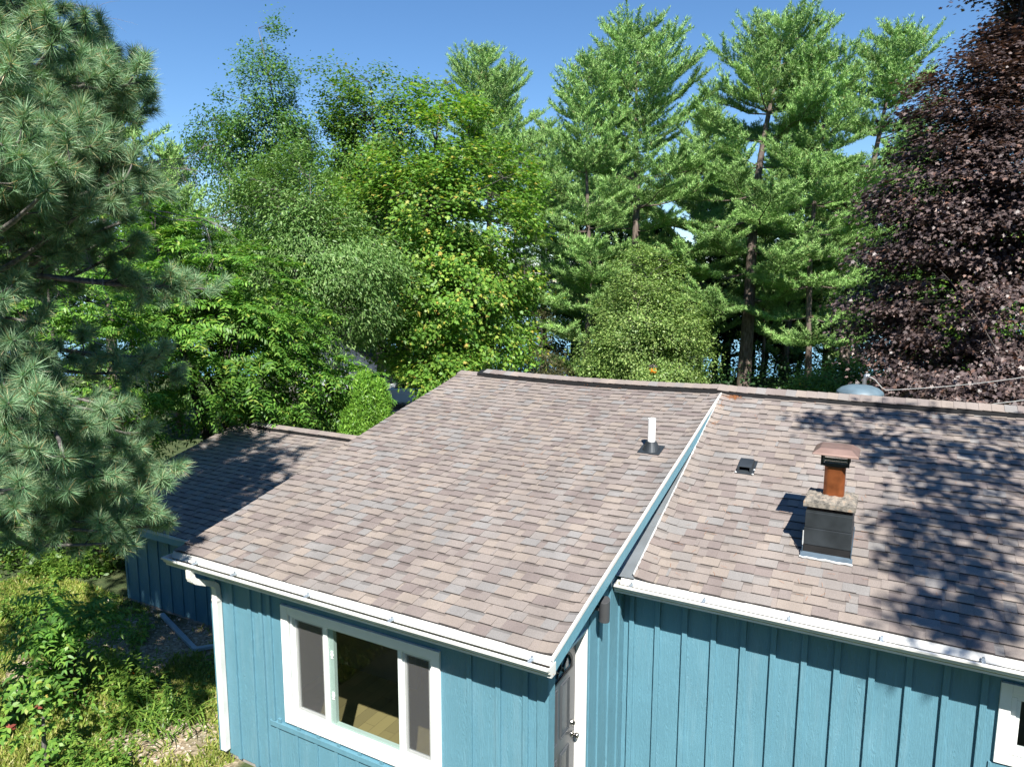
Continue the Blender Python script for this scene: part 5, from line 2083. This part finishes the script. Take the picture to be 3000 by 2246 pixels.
# creeper with some red leaves climbing a post of dead wood at the corner
cb = GP(20, 2270)
vr = thing('creeper_vine', 'yellowish creeper with a few red leaves at the lower left corner', 'vine', tuple(cb))
V1, V2 = [], []
mb = MB()
mb.tube([cb + [-.1, 0, -.1], cb + [-.08, 0, .4], cb + [-.14, .05, .7]], [.03, .025, .015], 7)
for k in range(70):
    c = cb + np.array([r.normal() * .13 - .05, r.normal() * .2, r.uniform(.0, 1.25)])
    for q in range(5):
        an = q * 1.25 + r.random()
        d = np.array([math.cos(an), math.sin(an), -.35])
        (V2 if k % 23 == 5 and q < 3 else V1).append(cloud([c], [nrm(np.array([.2, -.5, 1]) + r.normal(size=3) * .3)], [d], .075, T_OVAL))
mb.build('stem', BARK_GREY, vr)
link('leaves', poly_mesh('leaves', np.concatenate(V1), 6), L_MAPLE, vr)
link('red_leaves', poly_mesh('red_leaves', np.concatenate(V2), 6), L_RED, vr)


def gnoise(x, y):
    return np.sin(x * 1.9 + 1.3 * np.sin(y * 1.1)) * np.sin(y * 2.3 + 1.1 * np.sin(x * 1.7)) + .5 * np.sin(x * 5.1 + y * 3.3) * np.sin(y * 4.7 - x * 2.1)


n = 90000
x = r.uniform(-12.5, -4.4, n)
y = r.uniform(-10, -3.88, n)
keep = (gnoise(x, y) - .9 * ((x > -9.6) & (x < -7.0) & (y > -5.3)) + .9 * (y < -6.6) + .7 * (x < -9) + r.normal(size=n) * .45 > .02) & ~((x > -9.72) & (y > -3.9)) & ~((x > -4.66) & (y > -5.95))
x, y = x[keep], y[keep]
i = np.repeat(np.arange(len(x)), 3)
n = len(i)
P = np.stack([x[i] + r.normal(size=n) * .02, y[i] + r.normal(size=n) * .02, np.full(n, GZ)], 1)
d = nrm(np.array([0, 0, .75]) + r.normal(size=(n, 3)) * .5)
gr = link('grass', poly_mesh('grass', cloud(P, rand_dirs(r, n), d, .085 * (.5 + .9 * r.random(n)), [(0, .10, 0), (.6, .07, 0), (1, 0, 0), (.6, -.07, 0), (0, -.10, 0)]), 5), L_GRASS)
tag(gr, 'thin patchy grass growing through the gravel', 'grass', kind='stuff')
n = 26000
x = r.uniform(-12.5, -4.4, n)
y = r.uniform(-10, -3.88, n)
keep = (gnoise(x + 3, y) - .9 * ((x > -9.6) & (x < -7.0) & (y > -5.3)) + .8 * (y < -6.3) + .9 * (x < -9.2) + r.normal(size=n) * .3 > .45) & ~((x > -9.72) & (y > -3.9)) & ~((x > -4.66) & (y > -5.95))
P = np.stack([x, y, np.full(n, GZ + .02) + .05 * r.random(n)], 1)[keep]
n = len(P)
gc = link('ground_cover', poly_mesh('ground_cover', cloud(P, nrm(np.array([0, 0, 1.0]) + r.normal(size=(n, 3)) * .4), rand_dirs(r, n), .055 * (.6 + .8 * r.random(n)), T_OVAL), 6), L_WEED)
tag(gc, 'low round-leaved weeds spreading over the gravel', 'ground cover', kind='stuff')
# pebbles
mb = MB()
V = []
n = 3500
x = r.uniform(-10.5, -4.5, n)
y = r.uniform(-9, -3.88, n)
keep = ~((x > -4.66) & (y > -5.95)) & (gnoise(x, y) < .5)
x, y = x[keep], y[keep]
n = len(x)
s = .008 + .022 * r.random(n) ** 2
an = r.random(n) * 6.28
Q = []
for k in range(4):
    a_ = an + k * math.pi / 2
    Q.append(np.stack([x + s * np.cos(a_), y + s * (.7 + .3 * np.sin(k)) * np.sin(a_), np.full(n, GZ + .003)], 1))
tp = np.stack([x + s * .1, y, GZ + .003 + s * .9], 1)
for k in range(4):
    V.append(np.stack([Q[k], Q[(k + 1) % 4], tp], 1))
m, t, b, nn, l = new_mat('pebbles')
g_ = nn.new('ShaderNodeNewGeometry')
r_ = ramp(nn, [(0, (.16, .13, .10)), (.6, (.33, .28, .22)), (1, (.52, .48, .42))])
l.new(g_.outputs['Random Per Island'], r_.inputs[0])
l.new(r_.outputs[0], b.inputs['Base Color'])
tag(link('pebbles', poly_mesh('pebbles', np.concatenate(V), 3), m), 'loose pale pebbles on the bare ground', 'pebbles', kind='stuff')

# loose piece of downspout lying on the ground
dsn = MB()
A_, B_, C_ = GP(414, 1809), GP(511, 1912), GP(589, 1898)
up = np.array([0, 0, .05])
e1 = nrm(B_ - A_)
e2 = nrm(C_ - B_)
corr_tube(dsn, [A_ + up, B_ - e1 * .08 + up], .026, .036, 5, 0, flat=(0, 0, 1))
corr_tube(dsn, [B_ - e1 * .08 + up, B_ + up * 1.1, B_ + e2 * .08 + up], .026, .036, .012, .003, flat=(0, 0, 1))
corr_tube(dsn, [B_ + e2 * .08 + up, C_ + up], .026, .036, 5, 0, flat=(0, 0, 1))
o = dsn.build('loose_downspout', plain('weathered_pale_metal', (.42, .50, .56), .4, .2, var=.12), None, bevel=.004)
tag(o, 'bent length of pale downspout lying on the gravel beside the wing', 'downspout')

# dry pine needles drifted on the roof beside the flashing
V = []
for (px, py, rx, ry, n) in [(2128, 1158, 26, 10, 420), (2112, 1185, 10, 14, 180), (2092, 1243, 13, 9, 190), (1905, 1612, 16, 10, 120), (2160, 1165, 14, 5, 90)]:
    C = []
    for k in range(n):
        q = roof_hit(px + r.normal() * rx * .5, py + r.normal() * ry * .5)
        C.append(q + np.array([0, 0, .016 + .014 * r.random()]))
    C = np.array(C)
    C = C[C[:, 0] > .03]
    d = rand_dirs(r, len(C))
    d[:, 2] = d[:, 1] * SR * .8 + .06 * r.normal(size=len(C))
    V.append(cloud(C, nrm(np.array([0, -SR, 1.0]) + r.normal(size=C.shape) * .2), d, .055 * (.6 + .8 * r.random(len(C))), [(0, .04, 0), (1, .03, 0), (1, -.03, 0), (0, -.04, 0)]))
n = 420
C = np.stack([r.uniform(UL, 4.5, n), r.uniform(-4.1, -.1, n), np.zeros(n)], 1)
C[:, 2] = np.where(C[:, 0] < 0, SL, SR) * C[:, 1] + .022
C[:, 2] += np.where(C[:, 0] < 0, -.02, 0)
d = rand_dirs(r, n)
d[:, 2] = d[:, 1] * .3
V.append(cloud(C, np.tile([0, -.3, 1.0], (n, 1)), d, .07, [(0, .02, 0), (1, .015, 0), (1, -.015, 0), (0, -.02, 0)]))
tag(link('dry_needles', poly_mesh('dry_needles', np.concatenate(V), 4), M_RUST), 'rust-brown dry pine needles drifted against the roof flashing', 'pine needles', kind='stuff')


# ------------------------------------------------------------------ things glimpsed behind the house
def car(name, label, pos, rot, paint):
    root = thing(name, label, 'car', (pos[0], pos[1], GZ + .025))
    root.rotation_euler = (0, 0, rot)
    Mx = Matrix.Translation((pos[0], pos[1], GZ + .025)) @ Matrix.Rotation(rot, 4, 'Z')

    def fin(mb, nm, mat, par=root, **k):
        mb.v = [tuple(Mx @ Vector(p)) for p in mb.v]
        return mb.build(nm, mat, par, **k)
    b_ = MB()
    side = [(-2.2, .35), (-2.25, .7), (-2.1, .95), (-1.5, 1.02), (1.0, 1.0), (2.05, .86), (2.25, .65), (2.2, .35)]
    for x0 in (1.32, -1.38):
        pass
    b_.prism(side, 'y', -.9, .9)
    body = fin(b_, 'body', paint, bevel=.06)
    c_ = MB()
    pr = [(-1.75, 1.0), (-1.35, 1.46), (.15, 1.50), (.95, 1.0)]
    vs = [(x, sg * (.84 if z < 1.2 else .66), z) for sg in (-1, 1) for x, z in pr]
    c_.add(vs, [(0, 1, 2, 3), (7, 6, 5, 4), (0, 4, 5, 1), (1, 5, 6, 2), (2, 6, 7, 3)])
    fin(c_, 'window', M_CGL)
    c_ = MB()
    c_.box((-1.36, -.665, 1.455), (.16, .665, 1.525))
    fin(c_, 'roof', paint, bevel=.02)
    for x in (1.35, -1.38):
        for sg in (-1, 1):
            w_ = MB()
            w_.tube([(x, sg * .70, .33), (x, sg * .915, .33)], .33, 20)
            wo_ = fin(w_, 'wheel', M_TYRE)
            w_ = MB()
            w_.tube([(x, sg * .90, .33), (x, sg * .925, .33)], [.22, .20], 14)
            for q in range(5):
                a_ = q * 1.2566
                w_.tube([(x, sg * .93, .33), (x + .2 * math.cos(a_), sg * .925, .33 + .2 * math.sin(a_))], .02, 5)
            fin(w_, 'rim', M_RIM, wo_)
    for sg in (-1, 1):
        l_ = MB()
        l_.box((-2.27, sg * .86 - .0, .72), (-2.05, sg * .60, .86))
        fin(l_, 'tail_light', M_RED, body)
        l_ = MB()
        l_.box((2.10, sg * .84, .62), (2.24, sg * .56, .74))
        fin(l_, 'headlight', M_GLASS, body)
    return root


car('parked_car', 'white parked car half hidden behind the arborvitae', W(1215, 32.5), YAW + math.pi + .1, M_CAR)
car('parked_car', 'pale blue parked car with a red tail light peeping over the roof corner', W(1405, 32), YAW + .15, M_CARB)

hb = W(985, 37)
nh = thing('neighbour_house', 'grey-sided house with dark trim hidden behind the trees', 'house', (hb[0], hb[1], GZ))
Mh = Matrix.Translation((hb[0], hb[1], GZ)) @ Matrix.Rotation(YAW, 4, 'Z')
nh.rotation_euler = (0, 0, YAW)


def hfin(mb, nm, mat):
    mb.v = [tuple(Mh @ Vector(p)) for p in mb.v]
    return mb.build(nm, mat, nh)


mb = MB()
mb.prism([(-2.6, -.3), (2.6, -.3), (2.6, 1.3), (0, 2.9), (-2.6, 1.3)], 'y', 0, 6)
for k in range(14):
    z = -.2 + .12 * k
    mb.box((-2.59, -.012, z), (2.59, .001, z + .10))
hfin(mb, 'wall', M_SIDING)
mb = MB()
for sg in (-1, 1):
    mb.prism([(sg * 3.0, 1.0), (0, 2.92), (0, 3.08), (sg * 3.05, 1.14)], 'y', -.35, 6.3)
hfin(mb, 'roof', M_DTRIM)
mb = MB()
mb.box((-.16, -.06, -.3), (.16, -.02, 2.5))
hfin(mb, 'trim_post', M_DTRIM)


def kayak(name, label, p, ang, mat):
    n = 12
    vs, fs = [], []
    for i in range(n + 1):
        t = i / n * 2 - 1
        w_ = .34 * (1 - t * t) ** .7 + .01
        for k in range(10):
            a_ = 2 * math.pi * k / 10
            vs.append((1.6 * t, w_ * math.cos(a_), .20 + .05 * t * t * 2 + .17 * (1 - .6 * t * t) * math.sin(a_)))
    for i in range(n):
        for k in range(10):
            fs.append((i * 10 + k, i * 10 + (k + 1) % 10, (i + 1) * 10 + (k + 1) % 10, (i + 1) * 10 + k))
    Mk = Matrix.Translation(p) @ Matrix.Rotation(ang, 4, 'Z')
    root = thing(name, label, 'kayak', p)
    mb = MB()
    mb.add([Mk @ Vector(v) for v in vs], fs)
    mb.build('hull', mat, root, smooth=True)
    mb = MB()
    cs = [Mk @ Vector((.38 * math.cos(a_), .19 * math.sin(a_), .375)) for a_ in np.linspace(0, 2 * math.pi, 17)[:-1]]
    mb.tube(cs + [cs[0]], .025, 6)
    mb.build('cockpit_rim', M_BLACK, root)


kz = ZH(1135, 36)
x, y = W(1692, 36)
kayak('kayak', 'green kayak stored behind the house left of the birch', (x, y, ZH(1131, 36) - .2), YAW + .1, M_TEAL)
x, y = W(1745, 36.6)
kayak('kayak', 'orange kayak lying next to the green one', (x, y, ZH(1142, 36.6) - .2), YAW + .2, M_ORANGE)
mb = MB()
for px in (1650, 1700, 1750, 1790):
    x, y = W(px, 36.3)
    mb.box((x - .05, y - .6, GZ), (x + .05, y + .6, ZH(1136, 36.3) - .16))
ra, rb = np.array(W(1640, 36.3)), np.array(W(1800, 36.3))
for dy in (-.45, .45):
    mb.tube([(ra[0], ra[1] + dy, ZH(1136, 36.3) - .2), (rb[0], rb[1] + dy, ZH(1136, 36.3) - .2)], .06, 6)
tag(mb.build('kayak_rack', BARK_DARK), 'low dark rack under the two kayaks', 'rack')
c = P3(1916, 1080, 24.6)
fd = thing('hanging_feeder', 'small orange feeder hanging in the birch', 'bird feeder', tuple(c))
mb = MB()
mb.lathe(c, [(.02, -.16), (.13, -.15), (.14, -.02), (.11, .06), (.03, .10)], 14)
mb.build('feeder_body', M_ORANGE, fd, smooth=True)
mb = MB()
mb.lathe(c, [(.17, .085), (.10, .14), (.01, .17)], 14)
mb.tube([(c[0], c[1], c[2] + .16), (c[0], c[1], c[2] + .8)], .006, 5)
mb.build('feeder_roof', BARK_DARK, fd)
